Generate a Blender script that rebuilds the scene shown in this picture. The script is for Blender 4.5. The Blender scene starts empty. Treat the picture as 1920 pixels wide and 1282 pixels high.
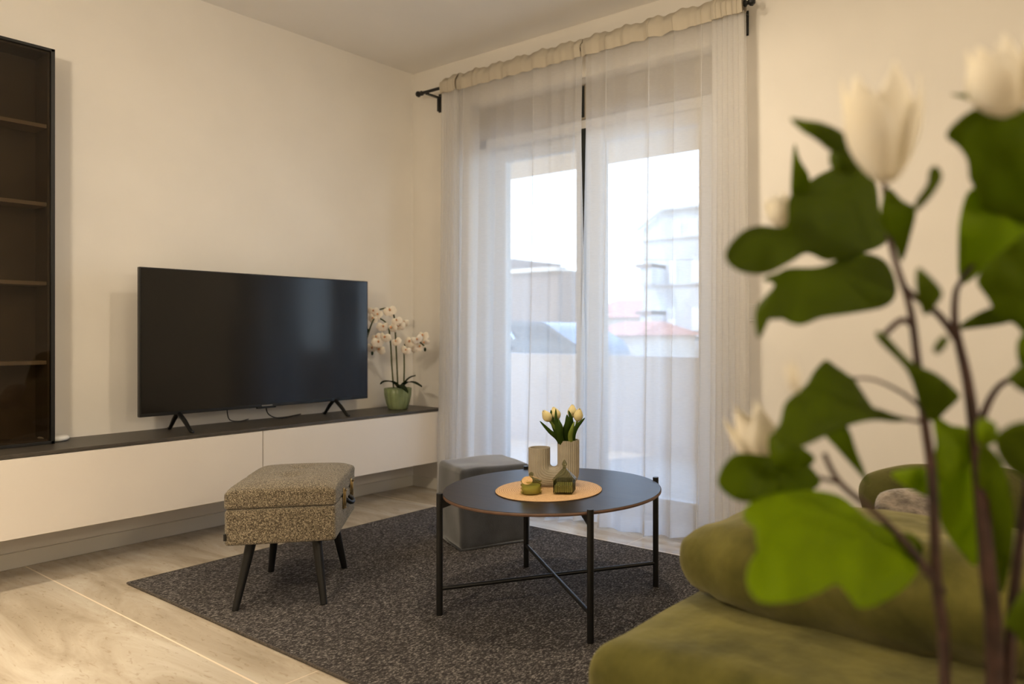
import bpy, bmesh, math, random
from math import sin, cos, pi, sqrt, radians
from mathutils import Vector, Matrix, noise

random.seed(7)
scene = bpy.context.scene
COL = scene.collection

# ------------------------------------------------------------------ camera
FPX, CX, CY, CAMH = 1398.29, 1165.0, 622.0, 1.0
RX, RY = 0.81753, 0.57589          # camera right in world (x, y)
FX, FY = -0.57589, 0.81753         # camera forward in world (x, y)
cam_d = bpy.data.cameras.new('camera')
cam = bpy.data.objects.new('camera', cam_d)
COL.objects.link(cam)
cam.location = (0, 0, CAMH)
cam.rotation_euler = (pi / 2, 0, math.atan2(RY, RX))
cam_d.sensor_fit = 'HORIZONTAL'
cam_d.sensor_width = 36.0
cam_d.lens = FPX * 36.0 / 1920.0
cam_d.shift_x = -(CX - 960.0) / 1920.0
cam_d.shift_y = (CY - 641.0) / 1920.0
cam_d.clip_start = 0.05
cam_d.dof.use_dof = True
cam_d.dof.focus_distance = 2.75
cam_d.dof.aperture_fstop = 2.3
scene.camera = cam
scene.view_settings.view_transform = 'Standard'
scene.view_settings.look = 'None'
scene.view_settings.gamma = 1.0
scene.view_settings.use_curve_mapping = False
scene.view_settings.exposure = 0.0


def P(px, py, d):
    """world point seen at photo pixel (px, py) at depth d: used to take sizes off the photo"""
    a = (px - CX) / FPX
    return Vector(((FX + RX * a) * d, (FY + RY * a) * d, CAMH - (py - CY) / FPX * d))


# ------------------------------------------------------------------ sky and sun
w = bpy.data.worlds.new('sky')
scene.world = w
w.use_nodes = True
wn = w.node_tree
bg = wn.nodes['Background']
tc = wn.nodes.new('ShaderNodeTexCoord')
sp = wn.nodes.new('ShaderNodeSeparateXYZ')
rp = wn.nodes.new('ShaderNodeValToRGB')
wn.links.new(tc.outputs['Generated'], sp.inputs[0])
wn.links.new(sp.outputs['Z'], rp.inputs[0])
wn.links.new(rp.outputs[0], bg.inputs[0])
rp.color_ramp.elements[0].position = 0.0
rp.color_ramp.elements[0].color = (0.70, 0.84, 1.0, 1)
rp.color_ramp.elements[1].position = 0.6
rp.color_ramp.elements[1].color = (0.30, 0.52, 1.0, 1)
SKY = 5.2
bg.inputs[1].default_value = SKY

sun_d = bpy.data.lights.new('sun', 'SUN')
sun_d.energy = 3.2
sun_d.color = (1.0, 0.93, 0.82)
sun_d.angle = radians(1.0)
sun = bpy.data.objects.new('sun', sun_d)
COL.objects.link(sun)
sun.rotation_euler = (radians(38), 0, radians(-28))


def lamp(name, loc, size, power, color=(1.0, 0.70, 0.42), spread=180, rot=(0, 0, 0)):
    d = bpy.data.lights.new(name, 'AREA')
    d.shape = 'DISK'
    d.size = size
    d.energy = power
    d.color = color
    d.spread = radians(spread)
    o = bpy.data.objects.new(name, d)
    COL.objects.link(o)
    o.location = loc
    o.rotation_euler = rot
    return o


WARM = (1.0, 0.84, 0.62)


def fill_point(name, loc, power, radius=0.10, color=WARM):
    """added point light without a fixture: brightens the room all round"""
    d = bpy.data.lights.new(name, 'POINT')
    d.energy = power
    d.color = color
    d.shadow_soft_size = radius
    o = bpy.data.objects.new(name, d)
    COL.objects.link(o)
    o.location = loc
    return o


lamp('ceiling_lamp_table', (-1.64, 2.02, 2.62), 0.15, 17, WARM)
fill_point('fill_point_left', (-1.6, -0.3, 1.95), 87)  # added fill light, no pendant here: lifts left wall and ceiling
fill_point('fill_point_right', (1.9, 0.8, 1.9), 52)  # added fill light from the right, stands for no known lamp
lamp('ceiling_lamp_left', (-3.0, 0.30, 2.62), 0.16, 10, WARM, spread=60)
# portal at the balcony door: only guides daylight sampling, gives no light itself
pd = bpy.data.lights.new('door_portal', 'AREA')
pd.shape = 'RECTANGLE'
pd.size, pd.size_y = 1.8, 2.3
pd.cycles.is_portal = True
po = bpy.data.objects.new('door_portal', pd)
COL.objects.link(po)
po.location = (-2.56, 3.52, 1.15)
po.rotation_euler = (-pi / 2, 0, 0)


# ------------------------------------------------------------------ material helpers
def lin(c):
    out = []
    for v in c[:3]:
        v = v / 255.0
        out.append(v / 12.92 if v <= 0.04045 else ((v + 0.055) / 1.055) ** 2.4)
    return (out[0], out[1], out[2], 1.0)


def mat(name, c, rough=0.5, c2=None, scale=20.0, detail=3.0, lo=0.35, hi=0.65, bump=0.0, bscale=None,
        metal=0.0, spec=0.5, sheen=0.0, coat=0.0, tint=(1, 1, 1, 1), stretch=None, trans=0.0, ior=1.45, subs=0.0):
    m = bpy.data.materials.new(name)
    m.use_nodes = True
    nt = m.node_tree
    b = nt.nodes['Principled BSDF']
    b.inputs['Base Color'].default_value = lin(c)
    b.inputs['Roughness'].default_value = rough
    b.inputs['Metallic'].default_value = metal
    b.inputs['Specular IOR Level'].default_value = spec
    b.inputs['Sheen Weight'].default_value = sheen
    b.inputs['Sheen Tint'].default_value = tint
    b.inputs['Coat Weight'].default_value = coat
    b.inputs['Transmission Weight'].default_value = trans
    b.inputs['IOR'].default_value = ior
    if c2 is not None or bump:
        tcn = nt.nodes.new('ShaderNodeTexCoord')
        mp = nt.nodes.new('ShaderNodeMapping')
        nt.links.new(tcn.outputs['Object'], mp.inputs[0])
        if stretch:
            mp.inputs['Scale'].default_value = stretch
    if c2 is not None:
        n = nt.nodes.new('ShaderNodeTexNoise')
        n.inputs['Scale'].default_value = scale
        n.inputs['Detail'].default_value = detail
        nt.links.new(mp.outputs[0], n.inputs['Vector'])
        r = nt.nodes.new('ShaderNodeValToRGB')
        r.color_ramp.elements[0].position = lo
        r.color_ramp.elements[0].color = lin(c)
        r.color_ramp.elements[1].position = hi
        r.color_ramp.elements[1].color = lin(c2)
        nt.links.new(n.outputs['Fac'], r.inputs[0])
        nt.links.new(r.outputs[0], b.inputs['Base Color'])
    if bump:
        n2 = nt.nodes.new('ShaderNodeTexNoise')
        n2.inputs['Scale'].default_value = bscale or scale
        n2.inputs['Detail'].default_value = 3.0
        nt.links.new(mp.outputs[0], n2.inputs['Vector'])
        bp = nt.nodes.new('ShaderNodeBump')
        bp.inputs['Strength'].default_value = bump
        bp.inputs['Distance'].default_value = 0.004
        nt.links.new(n2.outputs['Fac'], bp.inputs['Height'])
        nt.links.new(bp.outputs[0], b.inputs['Normal'])
    return m


def sheet_mat(name, c, clear, transl, c_t=None, weave=0.0):
    """thin cloth / leaf: part holes, part diffuse, part translucent"""
    m = bpy.data.materials.new(name)
    m.use_nodes = True
    nt = m.node_tree
    nt.nodes.clear()
    out = nt.nodes.new('ShaderNodeOutputMaterial')
    df = nt.nodes.new('ShaderNodeBsdfDiffuse')
    tl = nt.nodes.new('ShaderNodeBsdfTranslucent')
    df.inputs[0].default_value = lin(c)
    tl.inputs[0].default_value = lin(c_t or c)
    mx = nt.nodes.new('ShaderNodeMixShader')
    mx.inputs[0].default_value = transl
    nt.links.new(df.outputs[0], mx.inputs[1])
    nt.links.new(tl.outputs[0], mx.inputs[2])
    if clear > 0:
        tr = nt.nodes.new('ShaderNodeBsdfTransparent')
        m2 = nt.nodes.new('ShaderNodeMixShader')
        m2.inputs[0].default_value = clear
        nt.links.new(mx.outputs[0], m2.inputs[1])
        nt.links.new(tr.outputs[0], m2.inputs[2])
        if weave:
            tcn = nt.nodes.new('ShaderNodeTexCoord')
            mp = nt.nodes.new('ShaderNodeMapping')
            mp.inputs['Scale'].default_value = (40, 40, 260)
            n = nt.nodes.new('ShaderNodeTexNoise')
            n.inputs['Scale'].default_value = 1.0
            n.inputs['Detail'].default_value = 2.0
            nt.links.new(tcn.outputs['Object'], mp.inputs[0])
            nt.links.new(mp.outputs[0], n.inputs['Vector'])
            mr = nt.nodes.new('ShaderNodeMapRange')
            mr.inputs[3].default_value = clear - weave
            mr.inputs[4].default_value = clear + weave
            nt.links.new(n.outputs['Fac'], mr.inputs[0])
            nt.links.new(mr.outputs[0], m2.inputs[0])
        nt.links.new(m2.outputs[0], out.inputs[0])
    else:
        nt.links.new(mx.outputs[0], out.inputs[0])
    return m


def leaf_mat(name, c, ct, k=0.45):
    m = bpy.data.materials.new(name)
    m.use_nodes = True
    nt = m.node_tree
    b = nt.nodes['Principled BSDF']
    out = nt.nodes['Material Output']
    b.inputs['Roughness'].default_value = 0.55
    b.inputs['Specular IOR Level'].default_value = 0.12
    tl = nt.nodes.new('ShaderNodeBsdfTranslucent')
    tl.inputs[0].default_value = lin(ct)
    n = nt.nodes.new('ShaderNodeTexNoise')
    n.inputs['Scale'].default_value = 14.0
    r = nt.nodes.new('ShaderNodeValToRGB')
    r.color_ramp.elements[0].position = 0.35
    r.color_ramp.elements[0].color = lin(c)
    r.color_ramp.elements[1].position = 0.7
    r.color_ramp.elements[1].color = lin([min(255, v * 1.12) for v in c])
    tcn = nt.nodes.new('ShaderNodeTexCoord')
    nt.links.new(tcn.outputs['Object'], n.inputs['Vector'])
    nt.links.new(n.outputs['Fac'], r.inputs[0])
    nt.links.new(r.outputs[0], b.inputs['Base Color'])
    mx = nt.nodes.new('ShaderNodeMixShader')
    mx.inputs[0].default_value = k
    nt.links.new(b.outputs[0], mx.inputs[1])
    nt.links.new(tl.outputs[0], mx.inputs[2])
    nt.links.new(mx.outputs[0], out.inputs[0])
    return m


# ------------------------------------------------------------------ mesh helpers
def link(name, me, m=None, parent=None, smooth=False):
    o = bpy.data.objects.new(name, me)
    COL.objects.link(o)
    if m is not None:
        me.materials.append(m)
    if parent is not None:
        o.parent = parent
    if smooth:
        for p in me.polygons:
            p.use_smooth = True
    return o


def obj(name, bm, m=None, parent=None, smooth=False, auto=None):
    bmesh.ops.recalc_face_normals(bm, faces=bm.faces[:])
    me = bpy.data.meshes.new(name)
    bm.to_mesh(me)
    bm.free()
    o = link(name, me, m, parent, smooth)
    if auto is not None:
        for p in me.polygons:
            p.use_smooth = True
        me.set_sharp_from_angle(angle=radians(auto))
    return o


def raw(name, verts, faces, m=None, parent=None, smooth=True):
    me = bpy.data.meshes.new(name)
    me.from_pydata([tuple(v) for v in verts], [], faces)
    me.update()
    return link(name, me, m, parent, smooth)


def thing(name, label, cat, loc=(0, 0, 0), rz=0.0, group=None):
    o = bpy.data.objects.new(name, None)
    o.empty_display_size = 0.1
    COL.objects.link(o)
    o.location = loc
    o.rotation_euler = (0, 0, rz)
    return tag(o, label, cat, group)


def tag(o, label, cat, group=None):
    o['label'] = label
    o['category'] = cat
    if group:
        o['group'] = group
    return o


def struct(o, label=None):
    o['kind'] = 'structure'
    if label:
        o['label'] = label
    return o


def box(bm, x0, x1, y0, y1, z0, z1, bev=0.0, seg=2, M=None):
    r = bmesh.ops.create_cube(bm, size=1.0)
    vs = r['verts']
    bmesh.ops.scale(bm, vec=(abs(x1 - x0), abs(y1 - y0), abs(z1 - z0)), verts=vs)
    bmesh.ops.translate(bm, vec=((x0 + x1) / 2, (y0 + y1) / 2, (z0 + z1) / 2), verts=vs)
    if bev > 0:
        es = list({e for v in vs for e in v.link_edges})
        rb = bmesh.ops.bevel(bm, geom=es, offset=bev, segments=seg, affect='EDGES', profile=0.5)
        vs = list({v for f in rb['faces'] for v in f.verts} | {v for v in vs if v.is_valid})
    if M is not None:
        bmesh.ops.transform(bm, matrix=M, verts=vs)
    return vs


def B(*a, **k):
    bm = bmesh.new()
    box(bm, *a, **k)
    return bm


def tube(bm, pts, rad, n=12, cap=True):
    pts = [Vector(p) for p in pts]
    if not hasattr(rad, '__len__'):
        rad = [rad] * len(pts)
    rings = []
    prev = None
    for i, p in enumerate(pts):
        t = (pts[min(i + 1, len(pts) - 1)] - pts[max(i - 1, 0)]).normalized()
        if prev is None:
            a = Vector((0, 0, 1)) if abs(t.z) < 0.9 else Vector((1, 0, 0))
            u = t.cross(a).normalized()
        else:
            u = (prev - t * prev.dot(t))
            u = u.normalized() if u.length > 1e-6 else t.orthogonal().normalized()
        prev = u
        v = t.cross(u)
        rings.append([bm.verts.new(p + (u * cos(2 * pi * k / n) + v * sin(2 * pi * k / n)) * rad[i]) for k in range(n)])
    for a, b in zip(rings, rings[1:]):
        for k in range(n):
            bm.faces.new((a[k], a[(k + 1) % n], b[(k + 1) % n], b[k]))
    if cap:
        bm.faces.new(rings[0][::-1])
        bm.faces.new(rings[-1])


def T(pts, rad, n=12):
    bm = bmesh.new()
    tube(bm, pts, rad, n)
    return bm


def spline(pts, k=6):
    pts = [Vector(p) for p in pts]
    out = []
    for i in range(len(pts) - 1):
        p0, p1, p2, p3 = pts[max(i - 1, 0)], pts[i], pts[i + 1], pts[min(i + 2, len(pts) - 1)]
        for j in range(k):
            t = j / k
            out.append(0.5 * ((2 * p1) + (p2 - p0) * t + (2 * p0 - 5 * p1 + 4 * p2 - p3) * t * t + (3 * p1 - p0 - 3 * p2 + p3) * t ** 3))
    out.append(pts[-1])
    return out


def lathe(prof, n=32, rf=None, cap=True):
    """prof: (r, z) pairs; rf(angle, z) scales the radius"""
    bm = bmesh.new()
    rings = []
    for r, z in prof:
        ring = []
        for k in range(n):
            a = 2 * pi * k / n
            rr = r * (rf(a, z) if rf else 1.0)
            ring.append(bm.verts.new((rr * cos(a), rr * sin(a), z)))
        rings.append(ring)
    for a, b in zip(rings, rings[1:]):
        for k in range(n):
            bm.faces.new((a[k], a[(k + 1) % n], b[(k + 1) % n], b[k]))
    if cap:
        bm.faces.new(rings[0][::-1])
        bm.faces.new(rings[-1])
    return bm


def rbox(sx, sy, sz, r, n=14, fn=None, puff=0.0):
    """soft rounded box centred on the origin in x, y and standing on z=0, grid-meshed so it can be deformed"""
    bm = bmesh.new()
    bmesh.ops.create_cube(bm, size=2.0)
    bmesh.ops.subdivide_edges(bm, edges=bm.edges[:], cuts=n, use_grid_fill=True)
    h = Vector((sx / 2, sy / 2, sz / 2))
    for v in bm.verts:
        c = v.co.copy()
        # crowd grid lines toward the edges
        q = Vector([math.copysign(abs(t) ** 0.75, t) for t in c])
        p = Vector((q.x * h.x, q.y * h.y, q.z * h.z))
        inner = Vector([max(-(h[i] - r), min(h[i] - r, p[i])) for i in range(3)])
        d = p - inner
        if d.length > 1e-9:
            p = inner + d.normalized() * min(r, r)
        if puff:
            m = (1 - (p.x / h.x) ** 2) * (1 - (p.y / h.y) ** 2)
            p.z += puff * max(0, m) * (1 if p.z > 0 else -0.3) * abs(p.z) / h.z
        p.z += h.z
        if fn:
            p = fn(p)
        v.co = p
    return bm


def nz(p, s, off=0.0):
    return noise.noise(Vector((p.x * s + off, p.y * s - off, p.z * s + 3 * off)))


# ------------------------------------------------------------------ materials
M = {}
M['wall'] = mat('painted_plaster', (228, 223, 215), 0.85, (232, 227, 219), 3.0, bump=0.03, bscale=90, spec=0.2)
M['ceiling'] = mat('ceiling_paint', (236, 232, 226), 0.9, (239, 235, 229), 2.0, spec=0.15)
M['exterior'] = mat('exterior_render', (206, 186, 170), 0.9, (198, 178, 162), 6.0, bump=0.2, bscale=60)
M['skirting'] = mat('white_skirting', (222, 218, 208), 0.45)
M['black_metal'] = mat('black_powder_coat', (16, 15, 15), 0.42, (20, 19, 18), 90, bump=0.05, bscale=300)
M['front'] = mat('matt_white_front', (214, 206, 196), 0.5, (216, 208, 198), 4.0, spec=0.35)
M['slab'] = mat('dark_console_board', (62, 57, 50), 0.42, (70, 64, 56), 30, bump=0.05, bscale=120)
M['cab_in'] = mat('cabinet_interior', (92, 82, 72), 0.6, (98, 88, 77), 12)
M['shelf'] = mat('cabinet_shelf', (150, 138, 124), 0.5, (158, 145, 130), 14)
M['plastic'] = mat('black_plastic', (12, 12, 12), 0.35, (15, 15, 15), 60)
M['white_plastic'] = mat('white_plastic', (230, 227, 220), 0.35, (226, 223, 216), 20)
M['frame_white'] = mat('white_window_profile', (205, 203, 200), 0.4, (208, 206, 203), 5)
M['shutter'] = mat('taupe_shutter_box', (150, 140, 124), 0.7, (156, 146, 130), 6)
M['gasket'] = mat('rubber_gasket', (8, 14, 8), 0.6, (12, 18, 12), 30)
M['pouf'] = mat('charcoal_velour', (46, 47, 50), 0.8, (64, 65, 69), 9, 4, bump=0.35, bscale=260, sheen=0.6, spec=0.2)
M['chrome'] = mat('polished_brass_metal', (200, 180, 140), 0.18, (180, 160, 120), 40, metal=1.0)
M['vase'] = mat('matt_stoneware', (158, 150, 134), 0.75, (168, 160, 144), 25, bump=0.15, bscale=120, spec=0.25)
M['pot'] = mat('glazed_green_ceramic', (122, 134, 92), 0.3, (136, 147, 106), 14, spec=0.5)
M['soil'] = mat('potting_soil', (46, 34, 24), 0.95, (62, 48, 34), 120, bump=0.6, bscale=200)
M['placemat'] = None
M['velvet'] = mat('olive_velvet', (52, 52, 15), 0.85, (102, 97, 43), 9, 8, 0.3, 0.76, bump=0.6, bscale=26, tint=(1, .9, .5, 1), sheen=0.3, spec=0.15)
M['velvet2'] = mat('dark_olive_velvet', (58, 58, 20), 0.85, (76, 74, 34), 9, 5, 0.3, 0.72, bump=0.4, bscale=60, tint=(1, .9, .5, 1), sheen=0.25, spec=0.15)
M['fur'] = mat('grey_brown_fur', (62, 54, 47), 0.95, (150, 138, 124), 24, 7, 0.3, 0.7, bump=1.0, bscale=110, sheen=0.5, stretch=(1, 1, 1.4))
M['stem'] = mat('brown_stem', (46, 30, 24), 0.6, (74, 50, 42), 40, bump=0.3, bscale=80)
M['green_stem'] = mat('green_stem', (104, 122, 40), 0.5, (124, 140, 56), 30)
M['dark_stem'] = mat('dark_green_stem', (56, 62, 24), 0.5, (72, 78, 34), 30)
M['wax'] = mat('cream_candle_wax', (204, 190, 140), 0.5, (210, 196, 148), 20)
M['tag'] = mat('kraft_paper', (214, 178, 128), 0.8, (204, 166, 116), 60)
M['tulip'] = leaf_mat('cream_tulip_petal', (228, 216, 166), (236, 224, 170), 0.3)
M['tulip_leaf'] = leaf_mat('tulip_leaf', (52, 72, 22), (90, 120, 30), 0.3)
M['orchid'] = leaf_mat('white_orchid_petal', (238, 226, 212), (240, 225, 210), 0.3)
M['lip'] = mat('orchid_lip', (190, 120, 90), 0.6, (226, 180, 120), 80)
M['dark_leaf'] = leaf_mat('dark_strap_leaf', (30, 40, 20), (40, 60, 25), 0.15)
M['magnolia'] = leaf_mat('cream_magnolia_petal', (250, 244, 228), (252, 244, 222), 0.35)
M['leaf_a'] = leaf_mat('leaf_green', (86, 104, 2), (122, 146, 3), 0.45)
M['leaf_b'] = leaf_mat('leaf_shaded_green', (74, 90, 3), (96, 114, 3), 0.4)  # darker copy of the leaf green, shade put into the colour
M['leaf_c'] = leaf_mat('leaf_lit_green', (114, 136, 4), (154, 180, 5), 0.5)  # brighter copy for lit leaves, light put into the colour
M['sheer'] = sheet_mat('sheer_voile', (242, 241, 240), 0.42, 0.74, weave=0.04)
M['heading'] = sheet_mat('curtain_heading_tape', (206, 196, 178), 0.0, 0.2)
M['thread'] = mat('stitch_thread', (228, 208, 170), 0.8, (220, 200, 162), 90)


def travertine():
    m = bpy.data.materials.new('travertine_tile')
    m.use_nodes = True
    nt = m.node_tree
    N, L = nt.nodes, nt.links
    b = N['Principled BSDF']
    tcn = N.new('ShaderNodeTexCoord')
    mp = N.new('ShaderNodeMapping')
    mp.inputs['Scale'].default_value = (0.55, 2.6, 1)
    L.new(tcn.outputs['Object'], mp.inputs[0])
    n1 = N.new('ShaderNodeTexNoise')
    n1.inputs['Scale'].default_value = 2.2
    n1.inputs['Detail'].default_value = 9
    n1.inputs['Roughness'].default_value = 0.62
    n1.inputs['Distortion'].default_value = 0.9
    L.new(mp.outputs[0], n1.inputs['Vector'])
    r1 = N.new('ShaderNodeValToRGB')
    e = r1.color_ramp.elements
    e[0].position, e[0].color = 0.30, lin((156, 143, 124))
    e[1].position, e[1].color = 0.68, lin((204, 196, 182))
    k = e.new(0.5)
    k.color = lin((186, 174, 156))
    L.new(n1.outputs['Fac'], r1.inputs[0])
    # fine pits, stretched with the bedding
    mp2 = N.new('ShaderNodeMapping')
    mp2.inputs['Scale'].default_value = (7, 26, 1)
    L.new(tcn.outputs['Object'], mp2.inputs[0])
    n2 = N.new('ShaderNodeTexNoise')
    n2.inputs['Scale'].default_value = 3.0
    n2.inputs['Detail'].default_value = 5
    n2.inputs['Distortion'].default_value = 1.2
    L.new(mp2.outputs[0], n2.inputs['Vector'])
    r2 = N.new('ShaderNodeValToRGB')
    r2.color_ramp.elements[0].position = 0.30
    r2.color_ramp.elements[0].color = (0.62, 0.55, 0.46, 1)
    r2.color_ramp.elements[1].position = 0.40
    r2.color_ramp.elements[1].color = (1, 1, 1, 1)
    L.new(n2.outputs['Fac'], r2.inputs[0])
    mu = N.new('ShaderNodeMix')
    mu.data_type = 'RGBA'
    mu.blend_type = 'MULTIPLY'
    mu.inputs['Factor'].default_value = 0.55
    L.new(r1.outputs[0], mu.inputs['A'])
    L.new(r2.outputs[0], mu.inputs['B'])
    # joints: lines of constant y and x; the one by the window paints a reflection
    sx = N.new('ShaderNodeSeparateXYZ')
    L.new(tcn.outputs['Object'], sx.inputs[0])

    def joint(sock, off, period, half):
        a = N.new('ShaderNodeMath')
        a.operation = 'ADD'
        a.inputs[1].default_value = -off + 50 * period
        L.new(sock, a.inputs[0])
        p = N.new('ShaderNodeMath')
        p.operation = 'PINGPONG'
        p.inputs[1].default_value = period / 2
        L.new(a.outputs[0], p.inputs[0])
        q = N.new('ShaderNodeMath')
        q.operation = 'LESS_THAN'
        q.inputs[1].default_value = half
        L.new(p.outputs[0], q.inputs[0])
        return q
    j1 = joint(sx.outputs['Y'], 1.137, 1.745, 0.0028)
    j2 = joint(sx.outputs['X'], -2.0, 2.4, 0.0014)
    mxn = N.new('ShaderNodeMath')
    mxn.operation = 'MAXIMUM'
    L.new(j1.outputs[0], mxn.inputs[0])
    L.new(j2.outputs[0], mxn.inputs[1])
    m3 = N.new('ShaderNodeMix')
    m3.data_type = 'RGBA'
    L.new(mxn.outputs[0], m3.inputs['Factor'])
    L.new(mu.outputs['Result'], m3.inputs['A'])
    m3.inputs['B'].default_value = lin((236, 220, 196))
    L.new(m3.outputs['Result'], b.inputs['Base Color'])
    b.inputs['Roughness'].default_value = 0.17
    b.inputs['Specular IOR Level'].default_value = 0.5
    return m


def rug_mat():
    m = bpy.data.materials.new('speckled_rug')
    m.use_nodes = True
    nt = m.node_tree
    N, L = nt.nodes, nt.links
    b = N['Principled BSDF']
    b.inputs['Roughness'].default_value = 0.95
    b.inputs['Specular IOR Level'].default_value = 0.1
    tcn = N.new('ShaderNodeTexCoord')
    mp = N.new('ShaderNodeMapping')
    mp.inputs['Scale'].default_value = (1.0, 0.55, 1)
    L.new(tcn.outputs['Object'], mp.inputs[0])
    n = N.new('ShaderNodeTexNoise')
    n.inputs['Scale'].default_value = 190
    n.inputs['Detail'].default_value = 4
    n.inputs['Roughness'].default_value = 0.7
    L.new(mp.outputs[0], n.inputs['Vector'])
    r = N.new('ShaderNodeValToRGB')
    e = r.color_ramp.elements
    e[0].position, e[0].color = 0.34, lin((38, 36, 35))
    e[1].position, e[1].color = 0.70, lin((172, 166, 160))
    k = e.new(0.52)
    k.color = lin((74, 70, 69))
    L.new(n.outputs['Fac'], r.inputs[0])
    L.new(r.outputs[0], b.inputs['Base Color'])
    wv = N.new('ShaderNodeTexWave')
    wv.bands_direction = 'X'
    wv.inputs['Scale'].default_value = 62
    wv.inputs['Distortion'].default_value = 0.8
    L.new(tcn.outputs['Object'], wv.inputs['Vector'])
    ad = N.new('ShaderNodeMath')
    ad.operation = 'ADD'
    L.new(wv.outputs['Fac'], ad.inputs[0])
    L.new(n.outputs['Fac'], ad.inputs[1])
    bp = N.new('ShaderNodeBump')
    bp.inputs['Strength'].default_value = 0.6
    bp.inputs['Distance'].default_value = 0.003
    L.new(ad.outputs[0], bp.inputs['Height'])
    L.new(bp.outputs[0], b.inputs['Normal'])
    return m


def boucle():
    m = bpy.data.materials.new('boucle_fabric')
    m.use_nodes = True
    nt = m.node_tree
    N, L = nt.nodes, nt.links
    b = N['Principled BSDF']
    b.inputs['Roughness'].default_value = 0.95
    b.inputs['Specular IOR Level'].default_value = 0.1
    b.inputs['Sheen Weight'].default_value = 0.3
    tcn = N.new('ShaderNodeTexCoord')
    n = N.new('ShaderNodeTexNoise')
    n.inputs['Scale'].default_value = 270
    n.inputs['Detail'].default_value = 3
    n.inputs['Roughness'].default_value = 0.75
    L.new(tcn.outputs['Object'], n.inputs['Vector'])
    r = N.new('ShaderNodeValToRGB')
    e = r.color_ramp.elements
    e[0].position, e[0].color = 0.36, lin((44, 36, 26))
    e[1].position, e[1].color = 0.66, lin((200, 186, 160))
    k = e.new(0.5)
    k.color = lin((112, 100, 80))
    L.new(n.outputs['Fac'], r.inputs[0])
    L.new(r.outputs[0], b.inputs['Base Color'])
    bp = N.new('ShaderNodeBump')
    bp.inputs['Strength'].default_value = 0.9
    bp.inputs['Distance'].default_value = 0.006
    L.new(n.outputs['Fac'], bp.inputs['Height'])
    L.new(bp.outputs[0], b.inputs['Normal'])
    return m


def wood_top():
    m = bpy.data.materials.new('dark_wood_veneer')
    m.use_nodes = True
    nt = m.node_tree
    N, L = nt.nodes, nt.links
    b = N['Principled BSDF']
    b.inputs['Roughness'].default_value = 0.36
    b.inputs['Specular IOR Level'].default_value = 0.16
    tcn = N.new('ShaderNodeTexCoord')
    mp = N.new('ShaderNodeMapping')
    mp.inputs['Scale'].default_value = (1.2, 14, 1)
    mp.inputs['Rotation'].default_value = (0, 0, 0.5)
    L.new(tcn.outputs['Object'], mp.inputs[0])
    n = N.new('ShaderNodeTexNoise')
    n.inputs['Scale'].default_value = 4
    n.inputs['Detail'].default_value = 6
    n.inputs['Distortion'].default_value = 0.8
    L.new(mp.outputs[0], n.inputs['Vector'])
    r = N.new('ShaderNodeValToRGB')
    r.color_ramp.elements[0].position = 0.3
    r.color_ramp.elements[0].color = lin((28, 24, 22))
    r.color_ramp.elements[1].position = 0.7
    r.color_ramp.elements[1].color = lin((45, 38, 34))
    L.new(n.outputs['Fac'], r.inputs[0])
    L.new(r.outputs[0], b.inputs['Base Color'])
    bp = N.new('ShaderNodeBump')
    bp.inputs['Strength'].default_value = 0.08
    L.new(n.outputs['Fac'], bp.inputs['Height'])
    L.new(bp.outputs[0], b.inputs['Normal'])
    return m


def woven_mat():
    m = bpy.data.materials.new('woven_straw')
    m.use_nodes = True
    nt = m.node_tree
    N, L = nt.nodes, nt.links
    b = N['Principled BSDF']
    b.inputs['Roughness'].default_value = 0.8
    tcn = N.new('ShaderNodeTexCoord')
    wv = N.new('ShaderNodeTexWave')
    wv.wave_type = 'RINGS'
    wv.rings_direction = 'Z'
    wv.inputs['Scale'].default_value = 42
    L.new(tcn.outputs['Object'], wv.inputs['Vector'])
    n = N.new('ShaderNodeTexNoise')
    n.inputs['Scale'].default_value = 160
    L.new(tcn.outputs['Object'], n.inputs['Vector'])
    ad = N.new('ShaderNodeMath')
    ad.operation = 'MULTIPLY_ADD'
    ad.inputs[1].default_value = 0.5
    L.new(wv.outputs['Fac'], ad.inputs[0])
    L.new(n.outputs['Fac'], ad.inputs[2])
    r = N.new('ShaderNodeValToRGB')
    r.color_ramp.elements[0].position = 0.35
    r.color_ramp.elements[0].color = lin((172, 132, 90))
    r.color_ramp.elements[1].position = 0.9
    r.color_ramp.elements[1].color = lin((214, 178, 134))
    L.new(ad.outputs[0], r.inputs[0])
    L.new(r.outputs[0], b.inputs['Base Color'])
    bp = N.new('ShaderNodeBump')
    bp.inputs['Strength'].default_value = 0.6
    bp.inputs['Distance'].default_value = 0.002
    L.new(ad.outputs[0], bp.inputs['Height'])
    L.new(bp.outputs[0], b.inputs['Normal'])
    return m


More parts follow.
